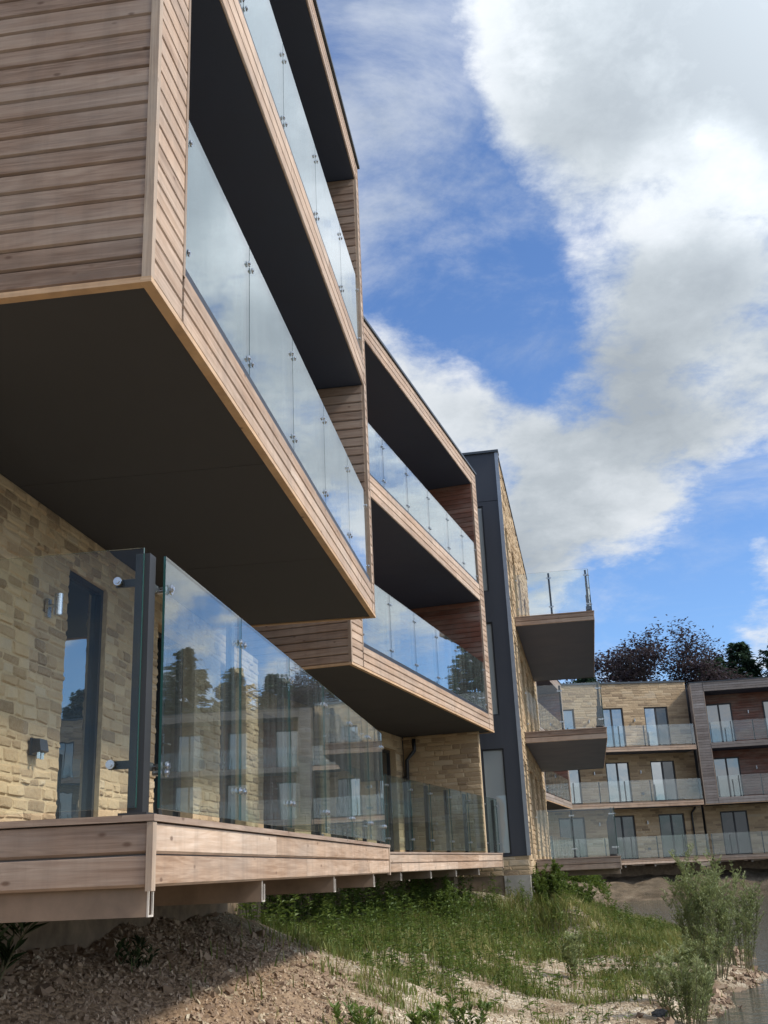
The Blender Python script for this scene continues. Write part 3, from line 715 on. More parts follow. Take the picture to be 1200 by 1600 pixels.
def ground_z(x,y):
    s=(x-plin(XREF,y))*.985; sh=plin(SHORE,y)
    f0=plin([(0,-.40),(12.5,-.33),(14,-.45),(22,-.62),(25,-.55),(37,-.75),(56,-.7)],y)
    if y>44: s2=ringd(x,y); s=min(s,s2) if y<57 else s2
    slope=plin([(0,.42),(12,.42),(16,.33),(56,.40)],y)
    land=-1.72+.05*fb(x,y,.5,3,1)
    z=f0-slope*max(0,s)
    z=max(z,land) if s>0 else f0+min(.4,-s*.1)
    # soften where bank meets flat
    d=(f0-slope*max(0,s))-land
    if s>0 and abs(d)<.35: z=land+ (d+.35)**2/(4*.35) if d>-.35 else land
    # mound by the tower foot
    q=((x-3.55)/1.0)**2+((y-24.2)/1.7)**2
    z=max(z,-1.62+.80*math.exp(-q*1.3)) if q<5 else z
    if y>44: z=lerp(z,-.75-.22*max(0,ringd(x,y)),sm(44,48,y))+.30*fb(x,y,1.1,5,15)
    # shore
    t=sm(sh-1.1,sh+.9,x+ .35*fb(x,y,.8,3,4))
    if y>38 : 
        s2=ringd(x,y); t2=sm(2.0,3.1,s2 + .5*fb(x,y,.9,3,5)); t=max(t, t2*sm(38,42,y)) if s2>0 else 0
        t*=sm(1.6,2.6,s2) if y>44 else 1
        if s2<=0 and y>46: t=0
    if x>44: 
        s2=ringd(x,y)
        if s2<1: t=0; z=-.4
    z=lerp(z,-2.5,t)
    near=1-sm(25,45,y)
    rough=.045*fb(x,y,1.1,4,2)+.018*fb(x,y,5,3,3)
    rub=(1-sm(1.0,2.6,s))*(1-sm(10,13,y))
    z+=rough*(.4+.6*near)*(1-t*.6)+rub*(.08*fb(x,y,1.7,4,8)+.035*abs(fb(x,y,6.5,3,9)))
    # washed ruts in the gravel flat
    z+=-.03*sm(.1,.5,fb(x*.5,y,1.2,2,6))*near
    return z
def axis(segs):
    out=[]
    for a,b,st in segs:
        n=max(1,round((b-a)/st)); out+= [a+(b-a)*i/n for i in range(n)]
    out.append(segs[-1][1]); return out
xs=axis([(-900,-60,120),(-60,-6,4.5),(-6,-3.4,.3),(-3.4,4.6,.07),(4.6,9,.14),(9,20,.5),(20,64,1.1),(64,120,8),(120,900,120)])
ys=axis([(-900,-60,120),(-60,0,6),(0,4.5,.5),(4.5,18,.09),(18,30,.16),(30,44,.5),(44,62,.45),(62,100,5),(100,900,100)])
vv=[(x,y,ground_z(x,y)) for y in ys for x in xs]
nx=len(xs); ff=[(j*nx+i,j*nx+i+1,(j+1)*nx+i+1,(j+1)*nx+i) for j in range(len(ys)-1) for i in range(nx-1)]
me=bpy.data.meshes.new('ground'); me.from_pydata(vv,[],ff); me.polygons.foreach_set('use_smooth',[True]*len(ff)); me.update()
def gmask(x,y):
    """(grass 0..1, rubble 0..1)"""
    s=(x-plin(XREF,y)); sh=plin(SHORE,y)
    rub=(1-sm(1.1,2.3,s+.5*fb(x,y,.9,3,11)))*(1-sm(9.5,13,y))
    wob=.5*fb(x,y,.5,3,31)
    bias=lerp(.50,-.34,sm(plin([(12,1.6),(15,2.1),(18,2.9)],y),plin([(12,2.3),(15,3.0),(18,4.2)],y),s+wob))*sm(11.0,12.5,y+wob)+(-.25)*(1-sm(11.0,12.5,y+wob))
    bias=max(bias, .48*sm(1.5,1.8,s+wob)*(1-sm(2.6,3.0,s+wob))*(1-sm(11.6,12.6,y)))
    bias=lerp(bias,.55,sm(18.5,21.5,y+2*wob))
    g=sm(-.05,.35,.55*fb(x,y,.75,4,12)+bias-.9*sm(sh-1.6,sh-.2,x)*(1-sm(22,26,y)))
    g*=(1-rub)*(.25+.75*sm(-.32,.12,fb(x,y,1.9,4,44)+.35*sm(20,24,y)))
    if y>38: g*=.7
    return g,rub
at=me.attributes.new('mask','FLOAT_COLOR','POINT'); buf=[]
for x,y,z in vv:
    if -4<x<12 and 2<y<62: g,r=gmask(x,y)
    else: g,r=(.8,0)
    buf.extend((g,r,0,1))
at.data.foreach_set('color',buf)
def ground_mat():
    nt=NT('ground_soil'); a=nt.n('ShaderNodeAttribute',_attribute_name='mask'); s=nt.n('ShaderNodeSeparateColor'); nt.l(a.outputs['Color'],s.inputs[0])
    v=coords(nt); n1=noise_(nt,v,1.3,6,.65); n2=noise_(nt,v,11,5,.7); 
    vo=nt.n('ShaderNodeTexVoronoi'); vo.inputs['Scale'].default_value=26; nt.l(v,vo.inputs['Vector'])
    vs=nt.n('ShaderNodeSeparateColor'); nt.l(vo.outputs['Color'],vs.inputs[0])
    grav=ramp(nt,vs.outputs[0],[(0,(.26,.205,.14)),(.4,(.40,.33,.235)),(.8,(.53,.455,.34)),(1,(.62,.56,.45))])
    soil=ramp(nt,n1,[(.3,(.19,.135,.085)),(.55,(.30,.225,.145)),(.75,(.38,.30,.20))])
    c=mixc(nt,ramp(nt,n1,[(.40,0.0),(.56,1.0)]),soil,grav)
    rub=ramp(nt,n2,[(.3,(.16,.105,.062)),(.55,(.28,.19,.118)),(.8,(.39,.275,.175))])
    c=mixc(nt,s.outputs[1],c,rub)
    gr=ramp(nt,n2,[(.3,(.045,.05,.018)),(.7,(.11,.105,.045))])
    c=mixc(nt,math_(nt,'MULTIPLY',s.outputs[0],.55),c,gr)
    # bare eroded bank on the far side and wet dark rim by the water
    g=nt.n('ShaderNodeNewGeometry'); sp=nt.n('ShaderNodeSeparateXYZ'); nt.l(g.outputs['Position'],sp.inputs[0])
    wet=ramp(nt,math_(nt,'MULTIPLY_ADD',sp.outputs[2],1.0,2.3),[(.30,1.0),(.50,0.0)])
    c=mixc(nt,math_(nt,'MULTIPLY',wet,.7),c,c4(.085,.065,.045))
    far=ramp(nt,math_(nt,'MULTIPLY',sp.outputs[1],.01),[(.40,0.0),(.46,1.0)])
    c=mixc(nt,math_(nt,'MULTIPLY',far,.85),c,ramp(nt,noise_(nt,coords(nt,(.7,.7,3)),1.5,5,.7),[(.3,(.045,.036,.025)),(.5,(.12,.09,.062)),(.7,(.23,.18,.125))]))
    h=math_(nt,'ADD',math_(nt,'MULTIPLY',n2,1.0),math_(nt,'MULTIPLY',vo.outputs['Distance'],-.8))
    bsdf(nt,c,.92,bump=h,bstr=.9,bdist=.03,spec=.15); return nt.m
me.materials.append(ground_mat()); o=link('ground',me); tag(o,kind='structure')
def water_mat():
    nt=NT('lake_water'); v=coords(nt,(.8,1.5,1)); n=noise_(nt,v,2.4,2,.5,.4); n2=noise_(nt,v,14,3,.6)
    p=nt.n('ShaderNodeBsdfPrincipled'); p.inputs['Base Color'].default_value=c4(.07,.072,.055); p.inputs['Roughness'].default_value=.06; p.inputs['IOR'].default_value=1.33
    b=nt.n('ShaderNodeBump'); b.inputs['Strength'].default_value=.8; b.inputs['Distance'].default_value=.05
    nt.l(math_(nt,'ADD',n,math_(nt,'MULTIPLY',n2,.3)),b.inputs['Height']); nt.l(b.outputs[0],p.inputs['Normal'])
    o=nt.n('ShaderNodeOutputMaterial'); nt.l(p.outputs[0],o.inputs[0]); return nt.m
mb=MB(); mb.face([(-2,-40,WZ),(58,-40,WZ),(58,62,WZ),(-2,62,WZ)]); tag(mb.build('lake_water',water_mat()),kind='structure')

# ------------------------------------------------------------------ rubble, gravel
def rock(mb,x,y,z,r,tn,flat=.6):
    ax=[random.gauss(0,1) for _ in range(3)]; M=Matrix.Rotation(U(0,6.28),3,Vector(ax).normalized() if Vector(ax).length>0 else Vector(Z_))
    sx,sy,sz=r*U(.7,1.3),r*U(.5,1.0),r*U(.35,.75)*flat*1.4
    c=[]
    for k in range(8):
        p=Vector(((1 if k&1 else -1)*sx*U(.55,1.1),(1 if k&2 else -1)*sy*U(.55,1.1),(1 if k&4 else -1)*sz*U(.55,1.1)))
        c.append(M@p+Vector((x,y,z)))
    if flat<.62 and rnd()<.55:
        o=Vector((x,y,z)); a=[M@Vector(v) for v in ((sx*U(.7,1.3),U(-.3,.3)*sy,0),(0,sy*U(.7,1.3),U(-.3,.3)*sz),(-sx*U(.6,1.2),U(-.4,.4)*sy,0),(U(-.3,.3)*sx,-sy*U(.7,1.3),0))]
        up=M@Vector((U(-.3,.3)*sx,U(-.3,.3)*sy,sz*1.5)); dn=-up*.8
        for k in range(4):
            mb.face([o+a[k],o+a[(k+1)%4],o+up],tn); mb.face([o+a[(k+1)%4],o+a[k],o+dn],tn)
        return
    mb.mesh8(c,tn)
ROCK=None
def rock_mat(name,stops):
    nt=NT(name); t=tone(nt); n=noise_(nt,coords(nt),14,5,.7); c=ramp(nt,math_(nt,'ADD',math_(nt,'MULTIPLY',t[0],.75),math_(nt,'MULTIPLY',n,.25)),stops)
    bsdf(nt,c,.9,bump=n,bstr=.5,bdist=.01,spec=.2); return nt.m
RUB=rock_mat('rubble',[(0,(.13,.085,.055)),(.4,(.27,.19,.13)),(.75,(.41,.31,.215)),(1,(.52,.42,.31))])
GRV=rock_mat('gravel',[(0,(.22,.165,.105)),(.4,(.38,.30,.20)),(.75,(.51,.425,.30)),(1,(.66,.59,.46))])
random.seed(21)
mb=MB(); cnt=0
while cnt<16000:
    y=4.8+9.5*rnd()**.9; x=plin(XREF,y)+U(.05,3.1); g,r=gmask(x,y)
    if rnd()>r+.03: continue
    rad=.005+.017*rnd()**2.5+(.045*rnd() if rnd()<.03 else 0)
    rock(mb,x,y,ground_z(x,y)+rad*.15,rad,(min(1,max(0,random.gauss(.45,.22))),rnd())); cnt+=1
tag(mb.build('rubble',RUB),'broken stone rubble and earth clods heaped on the shaded bank under the nearest deck','rubble',kind='stuff')
mb=MB(); cnt=0
while cnt<15000:
    y=7.5+20*rnd()**1.8; x=plin(XREF,y)+1+rnd()*(plin(SHORE,y)+.6-plin(XREF,y)-1); g,r=gmask(x,y)
    if rnd()<g*.85 or rnd()<r*.6: continue
    if fb(x,y,1.3,3,14)<-.12 and rnd()<.8: continue
    rad=.008+.020*rnd()**2+(.03*rnd() if rnd()<.02 else 0)
    rock(mb,x,y,ground_z(x,y)+rad*.1,rad,(min(1,max(0,random.gauss(.55,.2))),rnd())); cnt+=1
tag(mb.build('gravel',GRV),'pale limestone gravel spread over the flat shore','gravel',kind='stuff')
mb=MB()
for _ in range(1500):
    y=12+16*rnd(); x=plin(SHORE,y)-.35+random.gauss(0,.32); rad=.015+.06*rnd()**2.2
    rock(mb,x,y,ground_z(x,y)+rad*.2,rad,(min(1,max(0,random.gauss(.35,.2))),rnd()))
tag(mb.build('shore_stones',RUB),'wet brown stones lining the water edge','stones',kind='stuff')
def boulder(name,x,y,r,m,label,cat='stone',sq=(1,.8,.6)):
    import bmesh
    bm=bmesh.new(); bmesh.ops.create_icosphere(bm,subdivisions=3,radius=r); sd=rnd()*50
    for v in bm.verts:
        n=v.co.normalized(); q=n*2.2+Vector((sd,sd,sd)); v.co*=1+.28*noise.noise(q)+.12*noise.noise(q*2.7)
        v.co=Vector((v.co.x*sq[0],v.co.y*sq[1],v.co.z*sq[2]))
    me=bpy.data.meshes.new(name); bm.to_mesh(me); bm.free(); me.materials.append(m)
    o=link(name,me); o.location=(x,y,ground_z(x,y)+r*sq[2]*.45); o.rotation_euler=(U(-.2,.2),U(-.2,.2),U(0,6)); tag(o,label,cat); return o
boulder('boulder',2.95,13.55,.10,simple('dark_stone',(.10,.10,.10),.8,var=.3,scale=12,bump=.5),'small dark grey stone lying on the pale gravel near the shore shrub')
0 and boulder('boulder',-2.35,7.0,.30,rock_mat('limestone_lump',[(0,(.10,.09,.08)),(.5,(.17,.15,.13)),(1,(.24,.21,.18))]),'big grey stone lump half buried in the shaded rubble at the bottom left corner',sq=(1.2,1,.6))

# ------------------------------------------------------------------ plants
LEAF=foliage('willow_leaf',[(0,(.10,.13,.045)),(.5,(.19,.23,.095)),(1,(.32,.35,.18))],.35)
WEED=foliage('weed_leaf',[(0,(.042,.072,.016)),(.5,(.085,.135,.028)),(1,(.16,.21,.05))],.35)
DKLEAF=foliage('shaded_leaf',[(0,(.018,.03,.012)),(1,(.05,.075,.03))],.2)  # darker leaf copy; shade under the deck is painted into the colour
GRASS=foliage('grass_blade',[(0,(.055,.085,.02)),(.4,(.11,.155,.036)),(.7,(.18,.21,.06)),(1,(.36,.31,.14))],.35)
STEM=simple('plant_stem',(.13,.12,.06),.8,var=.3); BARK=simple('bark',(.075,.06,.05),.9,var=.3,scale=12,bump=.6)
def leaf(mb,p,d,L,w,tn,droop=.3):
    d=d.normalized(); s=d.cross(Vector((U(-.4,.4),U(-.4,.4),1))); 
    if s.length<1e-4: s=Vector((1,0,0))
    s.normalize(); m=p+d*L*.5; e=p+d*L+Vector((0,0,-droop*L)); k=.08*L
    up=Vector((0,0,k))
    mb.face([p,m+s*w,e],tn); mb.face([p,e,m-s*w+up*.4],tn)
def blade(mb,p,h,w,tn,lean=.35):
    a=U(0,6.283); d=Vector((math.cos(a),math.sin(a),0)); b=U(0,6.283); s=Vector((math.cos(b),math.sin(b),0))*w
    l=h*U(.05,lean*2)
    m=p+Vector((0,0,h*.55))+d*l*.3; e=p+Vector((0,0,h))+d*l
    mb.face([p-s,p+s,m+s*.7,m-s*.7],tn); mb.face([m-s*.7,m+s*.7,e],tn)
def clumpy(): return min(1,max(0,random.gauss(.5,.2)))
random.seed(33)
mb=MB(); n=0
while n<52000:
    y=8+22*rnd()**1.15; x=plin(XREF,y)+.6+rnd()*(plin(SHORE,y)-plin(XREF,y)+.1); g,r=gmask(x,y)
    if rnd()>g**1.5: 
        if rnd()>.012: continue
    s=x-plin(XREF,y); tall=plin([(8,.11),(12,.13),(15,.15),(19,.20),(25,.24),(30,.30)],y)*(1.35-.5*sm(.5,3.5,s))
    h=tall*(.35+.9*rnd())*(1+.5*fb(x,y,.9,2,20))
    blade(mb,Vector((x,y,ground_z(x,y)-.01)),max(.04,h),U(.003,.006)*(1+y*.05),(min(1,max(0,.45+.55*fb(x,y,.8,3,22)+random.gauss(0,.2)+(.35*math.exp(-(((x-3.7)/1.1)**2+((y-24.3)/1.6)**2)) ))),rnd())); n+=1
tag(mb.build('grass',GRASS),'uneven green grass growing between deck and gravel','grass',kind='stuff')
# tall leafy weeds along the deck: nobody could count them
mb=MB()
for _ in range(1900):
    y=12.5+15*rnd()**1.1; s=.3+5.0*rnd()**1.5; x=plin(XREF,y)+s
    if x>plin(SHORE,y)-1.2: continue
    if rnd()>.35+.9*gmask(x,y)[0]: continue
    z=ground_z(x,y); H=U(.25,.75)*(1.2-.18*s)*(1+.4*fb(x,y,.7,2,40)); H=max(.18,H)*(1 if y>14.5 else .6)
    a=U(0,6.28); top=Vector((x+math.cos(a)*H*.15,y+math.sin(a)*H*.15,z+H)); b=Vector((x,y,z)); tnb=.45+.5*fb(x,y,.6,2,41)
    mb.tube([b,(b+top)/2,top],[.005,.004,.002],3,(.3,.5),cap=False)
    for k in range(int(H*34)):
        t=.12+.88*rnd(); p=b.lerp(top,t); aa=U(0,6.28)
        leaf(mb,p,Vector((math.cos(aa),math.sin(aa),U(.1,.9))),U(.06,.13)*(1.15-t*.5),U(.008,.017),(min(1,max(0,tnb+random.gauss(0,.15)+.15*t)),rnd()))
for _ in range(520):
    x=7.3+9*rnd()**1.3; y=55.2-rnd()*3.2+ (x-9)*.12; z=max(WZ,ground_z(x,y)); 
    if z<=WZ+.02: continue
    H=U(.3,.9)
    for k in range(14):
        aa=U(0,6.28); leaf(mb,Vector((x+U(-.15,.15),y+U(-.15,.15),z+H*rnd())),Vector((math.cos(aa),math.sin(aa),U(.2,1.2))),U(.15,.3),U(.03,.05),(min(1,max(0,random.gauss(.45,.2))),rnd()))
tag(mb.build('weeds',WEED),'tall leafy green weeds crowding the foot of the decks','weeds',kind='stuff')
def shrub(x,y,H,spread,nst,label,mat=LEAF,ll=(.05,.09),lw=.007,dens=90,cat='shrub',name='willow_shrub',zb=None,bare=.12,up=1.0):
    z=ground_z(x,y)-.03 if zb is None else zb
    r=empty(name,(x,y,z),0,label,cat)
    fo=MB(); st=MB()
    for i in range(nst):
        a=U(0,6.28); rr=spread*math.sqrt(rnd()); h=H*U(.55,1.0)*(1-.25*rr/spread); b=Vector((math.cos(a)*rr*.35,math.sin(a)*rr*.35,0)); 
        t=Vector((math.cos(a)*rr,math.sin(a)*rr,h)); mid=b.lerp(t,.5)+Vector((U(-.04,.04),U(-.04,.04),h*.08))*up
        tn0=min(.85,max(.15,random.gauss(.5,.18)))
        st.tube([b,mid,t],[.007,.005,.002],4,cap=False)
        twigs=[(b,mid,t,1.0)]
        for _ in range(int(h*5)):
            u=U(.3,.9); p=mid.lerp(t,(u-.5)*2) if u>.5 else b.lerp(mid,u*2); a2=U(0,6.28); L=h*U(.12,.28)
            q=p+Vector((math.cos(a2)*L*.6,math.sin(a2)*L*.6,L*.8)); st.tube([p,q],[.003,.0015],3,cap=False); twigs.append((p,p.lerp(q,.5)+Vector((0,0,.01)),q,.35))
        for (p0,p1,p2,wt) in twigs:
            for k in range(int(dens*h*wt/ max(.5,H)*1.0)):
                u=bare+(1-bare)*rnd() if wt==1 else rnd(); p=p0.lerp(p1,u*2) if u<.5 else p1.lerp(p2,u*2-1)
                a3=U(0,6.28); d=Vector((math.cos(a3),math.sin(a3),U(.5,1.6)))
                leaf(fo,p,d,U(*ll),lw*U(.8,1.3),(min(1,max(0,tn0+.25*(u-.5)+random.gauss(0,.12))),rnd()),.15)
    st.build('stem',STEM,r); fo.build('foliage',mat,r); return r
random.seed(5)
shrub(4.80,17.9,2.12,.66,44,'tall grey-green willow shrub at the water edge, the biggest of the shore shrubs',dens=120)
shrub(5.72,19.5,2.0,.55,26,'feathery willow shrub directly behind and right of the biggest shore shrub',dens=120)
shrub(4.4,17.2,1.0,.45,22,'low bushy willow in front of the left side of the biggest shore shrub',dens=100)
shrub(3.22,13.4,1.0,.42,22,'sparse willow shrub in the right foreground on the gravel',dens=110)
shrub(3.55,14.2,.80,.36,14,'sprawling willow sprig beside the water in the bottom right corner',dens=100)
shrub(3.2,14.6,.95,.30,8,'slender willow sapling rising behind the foreground shrub',dens=90)
shrub(2.62,17.4,.75,.30,9,'small broad-leaved willow sapling standing alone in the middle of the gravel edge',dens=70,ll=(.07,.12),lw=.013)
shrub(.15,9.9,.40,.22,8,'small leafy weed clump at the bottom edge, left of the gravel',mat=WEED,dens=50,ll=(.06,.10),lw=.014,cat='weed',name='weed_clump')
shrub(.62,11.2,.42,.25,9,'bright green weed clump on the gravel near the bottom edge',mat=WEED,dens=50,ll=(.06,.10),lw=.012,cat='weed',name='weed_clump')
shrub(-.35,9.0,.34,.22,8,'small weed clump where rubble meets gravel at the bottom',mat=WEED,dens=50,ll=(.06,.1),lw=.014,cat='weed',name='weed_clump')
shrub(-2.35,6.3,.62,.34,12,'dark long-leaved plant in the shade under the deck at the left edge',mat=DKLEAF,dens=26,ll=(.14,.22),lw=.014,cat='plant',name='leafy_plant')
shrub(-1.95,8.2,.26,.18,7,'little shaded plant on the rubble bank by the foundation',mat=DKLEAF,dens=40,ll=(.06,.1),lw=.012,cat='plant',name='leafy_plant')
shrub(3.35,24.9,1.05,.45,26,'bright green bush growing at the foot of the dark tower and stone wing',mat=WEED,dens=110,ll=(.07,.12),lw=.012)
shrub(4.1,26.3,.85,.6,26,'rounded green bush behind the tower foot, below the lowest deck',mat=WEED,dens=100,ll=(.07,.12),lw=.012)
shrub(.9,20.6,1.0,.5,20,'leafy weed stand below the middle deck',mat=WEED,dens=90,ll=(.06,.11),lw=.011)

# ------------------------------------------------------------------ trees
def conifer_mesh(H,W,seed,tiers=40):
    random.seed(seed); tr=MB(); fo=MB()
    tr.tube([(0,0,0),(U(-.1,.1),U(-.1,.1),H*.5),(0,0,H*.97)],[H*.018,H*.011,.02],8)
    for i in range(tiers):
        t=.12+.86*i/tiers; z=H*t; rad=W*(1-t)**.78*U(.7,1.25)
        nb=random.randint(8,10)
        for k in range(nb):
            a=U(0,6.28); L=rad*U(.7,1.15)
            if L<.25: L=.25
            tip=Vector((math.cos(a)*L,math.sin(a)*L,z+L*U(.02,.38))); b=Vector((0,0,z)); mid=b.lerp(tip,.55)+Vector((0,0,-L*.08))
            tr.tube([b,mid,tip],[.03,.02,.008],4,cap=False)
            tn0=min(.9,max(.1,random.gauss(.45,.2)))
            for m in range(int(16+L*20)):
                u=.15+.85*rnd()**.8; p=b.lerp(mid,u/.55) if u<.55 else mid.lerp(tip,(u-.55)/.45)
                sd=Vector((-math.sin(a),math.cos(a),0))*random.choice((-1,1)); out=Vector((math.cos(a),math.sin(a),.15))
                d=(sd*U(.2,1)+out*U(.3,1)+Vector((0,0,U(-.35,.2)))); l=U(.3,.75)*(1.1-.4*u)
                leaf(fo,p+Vector((U(-.1,.1),U(-.1,.1),U(-.14,.12))),d,l,l*.2,(min(1,max(0,tn0+random.gauss(0,.12)+.2*(u-.5))),rnd()),.25)
    return tr,fo
NEED=foliage('conifer_needles',[(0,(.020,.044,.030)),(.5,(.045,.085,.055)),(1,(.09,.14,.085))],.12)
BEECH=foliage('copper_beech_leaf',[(0,(.022,.016,.022)),(.5,(.046,.032,.044)),(1,(.095,.075,.088))],.30)
cms=[]
for H,W,sd in ((17,5.6,3),(15,5.8,9)):
    t,f=conifer_mesh(H,W,sd); cms.append((t.build('trunk',BARK,data_only=True),f.build('crown',NEED,data_only=True)))
def conifer(i,x,y,s,rz,label,group='conifers behind the crescent of flats'):
    r=empty('conifer_tree',(x,y,-.5),rz,label,'tree',group); r.scale=(s,s,s)
    link('trunk',cms[i][0],r); link('crown',cms[i][1],r); return r
conifer(0,24.6,74,.90,0.3,'tall dark conifer behind the far timber bay, the one with the highest pointed top')
conifer(1,22.3,73,.93,1.7,'dark spreading conifer left of the highest pointed one, behind the far roof')
conifer(0,27.2,72.5,.92,2.9,'dark conifer at the right edge of the photo behind the far timber bay')
conifer(1,19.6,79,.80,4.1,'half hidden dark conifer just right of the purple beech')
conifer(1,12.8,70,.84,.6,'dark conifer mostly hidden by the cantilevered balcony, left of the purple beech')
random.seed(77)
for k,(x,y) in enumerate([(30,70),(31.6,67.5),(33.2,68.5),(34.8,66),(37.5,67.5),(36,66.5),(39,66),(40.3,63),(41.5,62.5),(43.4,62.5),(45,60.5),(46.4,59),(47.5,57),(49,57.5),(50.5,55),(51.8,53),(53,50.5),(54.5,49.5),(55.5,47),(56.6,45),(57,42.5),(58.5,40.5),(59.5,38),(60.5,33),(62,28)]):
    conifer(k%2,x,y,U(.80,1.05),U(0,6),'dark conifer beyond the right edge of the photo, seen only mirrored in the glass')
def beech(x,y,H,W,seed,label,nl=26000,name='beech_tree',zc=.55):
    random.seed(seed); r=empty(name,(x,y,-.5),0,label,'tree','copper beeches behind the far flats'); tr=MB(); fo=MB(); tips=[]
    def grow(p,d,L,rad,lv):
        q=p+d*L; m=p.lerp(q,.5)+Vector((U(-1,1),U(-1,1),U(-.3,.6)))*L*.06
        tr.tube([p,m,q],[rad,rad*.8,rad*.6],6 if lv<2 else 4,cap=False)
        if lv>=2:
            for w in (m,q): tips.append((w,lv))
        if lv==5: return
        for k in range(random.choice((2,3,3)) if lv else 5):
            nd=(d+Vector((U(-1,1),U(-1,1),U(-.45,.6)))*(.75 if lv else .8)).normalized()
            if lv>0: nd=(nd+Vector((0,0,.05))).normalized()
            grow(q,nd,L*U(.62,.82),rad*.58,lv+1)
    grow(Vector((0,0,0)),Vector((0,0,1)),H*.26,H*.022,0)
    mx=max(t[0].z for t in tips); s=H/mx; 
    wx=max(abs(t[0].x) for t in tips); sxy=W/wx
    def T(v): return (v[0]*sxy,v[1]*sxy,v[2]*s)
    tr.v=[T(v) for v in tr.v]
    per=max(1,nl//len(tips))
    for p,lv in tips:
        p=Vector(T(p)); tn0=min(.95,max(.05,random.gauss(.5,.22)))
        if rnd()<.22: continue
        for _ in range(per):
            q=p+Vector((random.gauss(0,.55),random.gauss(0,.55),random.gauss(0,.2))); 
            leaf(fo,q,Vector((U(-1,1),U(-1,1),U(-.4,.5))),U(.16,.34),U(.06,.10),(min(1,max(0,tn0+random.gauss(0,.15))),rnd()),.1)
    tr.build('trunk',BARK,r); fo.build('crown',BEECH,r)
    return r
beech(19.2,74,15.6,6.6,4,'broad purple copper beech with sky showing through its crown, behind the far stone flats')
beech(14.6,71,12.6,3.2,8,'lower dark purple beech left of the broad copper beech',nl=20000)
beech(21.6,70.5,12.6,3.0,12,'lower purple beech between the broad copper beech and the conifers',nl=20000)

# ------------------------------------------------------------------ camera, light, sky
F=1642.; P=R(18.87); RR=R(2.56)
cx=Vector((math.cos(RR), math.sin(RR)*math.sin(P), -math.sin(RR)*math.cos(P)))
cy=Vector((math.sin(RR), -math.cos(RR)*math.sin(P), math.cos(RR)*math.cos(P)))
cz=Vector((0,-math.cos(P),-math.sin(P)))
cam=bpy.data.cameras.new('camera'); co=bpy.data.objects.new('camera',cam); COL.objects.link(co)
M=Matrix.Identity(4)
for i,a in enumerate((cx,cy,cz)):
    for j in range(3): M[j][i]=a[j]
co.matrix_world=M; cam.sensor_fit='VERTICAL'; cam.sensor_height=24; cam.sensor_width=18; cam.lens=24*F/1600; cam.clip_start=.05; cam.clip_end=3000
scene.camera=co
SUN_AZ=Vector((.96,-.27)); EL=R(43)
sd=Vector((SUN_AZ.x,SUN_AZ.y,0)).normalized()*math.cos(EL)+Vector((0,0,math.sin(EL)))
sl=bpy.data.lights.new('sun','SUN'); sl.energy=2.9; sl.angle=R(7); sl.color=(1,.93,.83); so=bpy.data.objects.new('sun',sl); COL.objects.link(so)
so.rotation_euler=sd.to_track_quat('Z','Y').to_euler()
w=bpy.data.worlds.new('World'); scene.world=w; w.use_nodes=True; t=w.node_tree; t.nodes.clear()
nt=NT.__new__(NT); nt.t=t; nt.m=None
sky=nt.n('ShaderNodeTexSky',_sky_type='NISHITA'); sky.sun_disc=False; sky.sun_elevation=EL; sky.sun_rotation=math.atan2(sd.x,sd.y); sky.air_density=1.0; sky.dust_density=.6; sky.ozone_density=2.2
tc=nt.n('ShaderNodeTexCoord'); D=tc.outputs['Generated']
sx=nt.n('ShaderNodeSeparateXYZ'); nt.l(D,sx.inputs[0])
den=math_(nt,'ADD',math_(nt,'MAXIMUM',sx.outputs[2],0.0),.28)
pv=nt.n('ShaderNodeCombineXYZ'); nt.l(math_(nt,'DIVIDE',sx.outputs[0],den),pv.inputs[0]); nt.l(math_(nt,'DIVIDE',sx.outputs[1],den),pv.inputs[1]); nt.l(math_(nt,'MULTIPLY',sx.outputs[2],.6),pv.inputs[2])
def wn(vec,s,d,r,dist=0,off=(0,0,0)):
    mp=nt.n('ShaderNodeMapping'); mp.inputs['Location'].default_value=off; nt.l(vec,mp.inputs[0]); return noise_(nt,mp.outputs[0],s,d,r,dist)
n1=wn(pv.outputs[0],1.9,9,.60,.25,(3.1,1.7,0)); n2=wn(pv.outputs[0],5.5,7,.62,.1,(7,2,3)); n3=wn(pv.outputs[0],1.15,5,.55,.2,(11,5,1))
n4=wn(pv.outputs[0],15,6,.65,.2,(1,9,4))
dens=math_(nt,'ADD',math_(nt,'MULTIPLY',n1,1.15),math_(nt,'MULTIPLY',n2,.95))
dens=math_(nt,'ADD',dens,math_(nt,'MULTIPLY_ADD',n4,.50,-.80))
def ray(u,v):
    x=u-600;y=-(v-800); d=cx*x+cy*y-cz*F; return d.normalized()
def blob(u,v,ang,amt,d=None):
    global dens
    c=d if d is not None else ray(u,v)
    vm=nt.n('ShaderNodeVectorMath',_operation='DOT_PRODUCT'); nt.l(D,vm.inputs[0]); vm.inputs[1].default_value=tuple(c)
    mr=nt.n('ShaderNodeMapRange'); mr.interpolation_type='SMOOTHERSTEP'; nt.l(vm.outputs['Value'],mr.inputs[0]); mr.inputs[1].default_value=math.cos(R(ang)); mr.inputs[2].default_value=1.0; mr.inputs[3].default_value=0; mr.inputs[4].default_value=amt
    dens=math_(nt,'ADD',dens,mr.outputs[0])
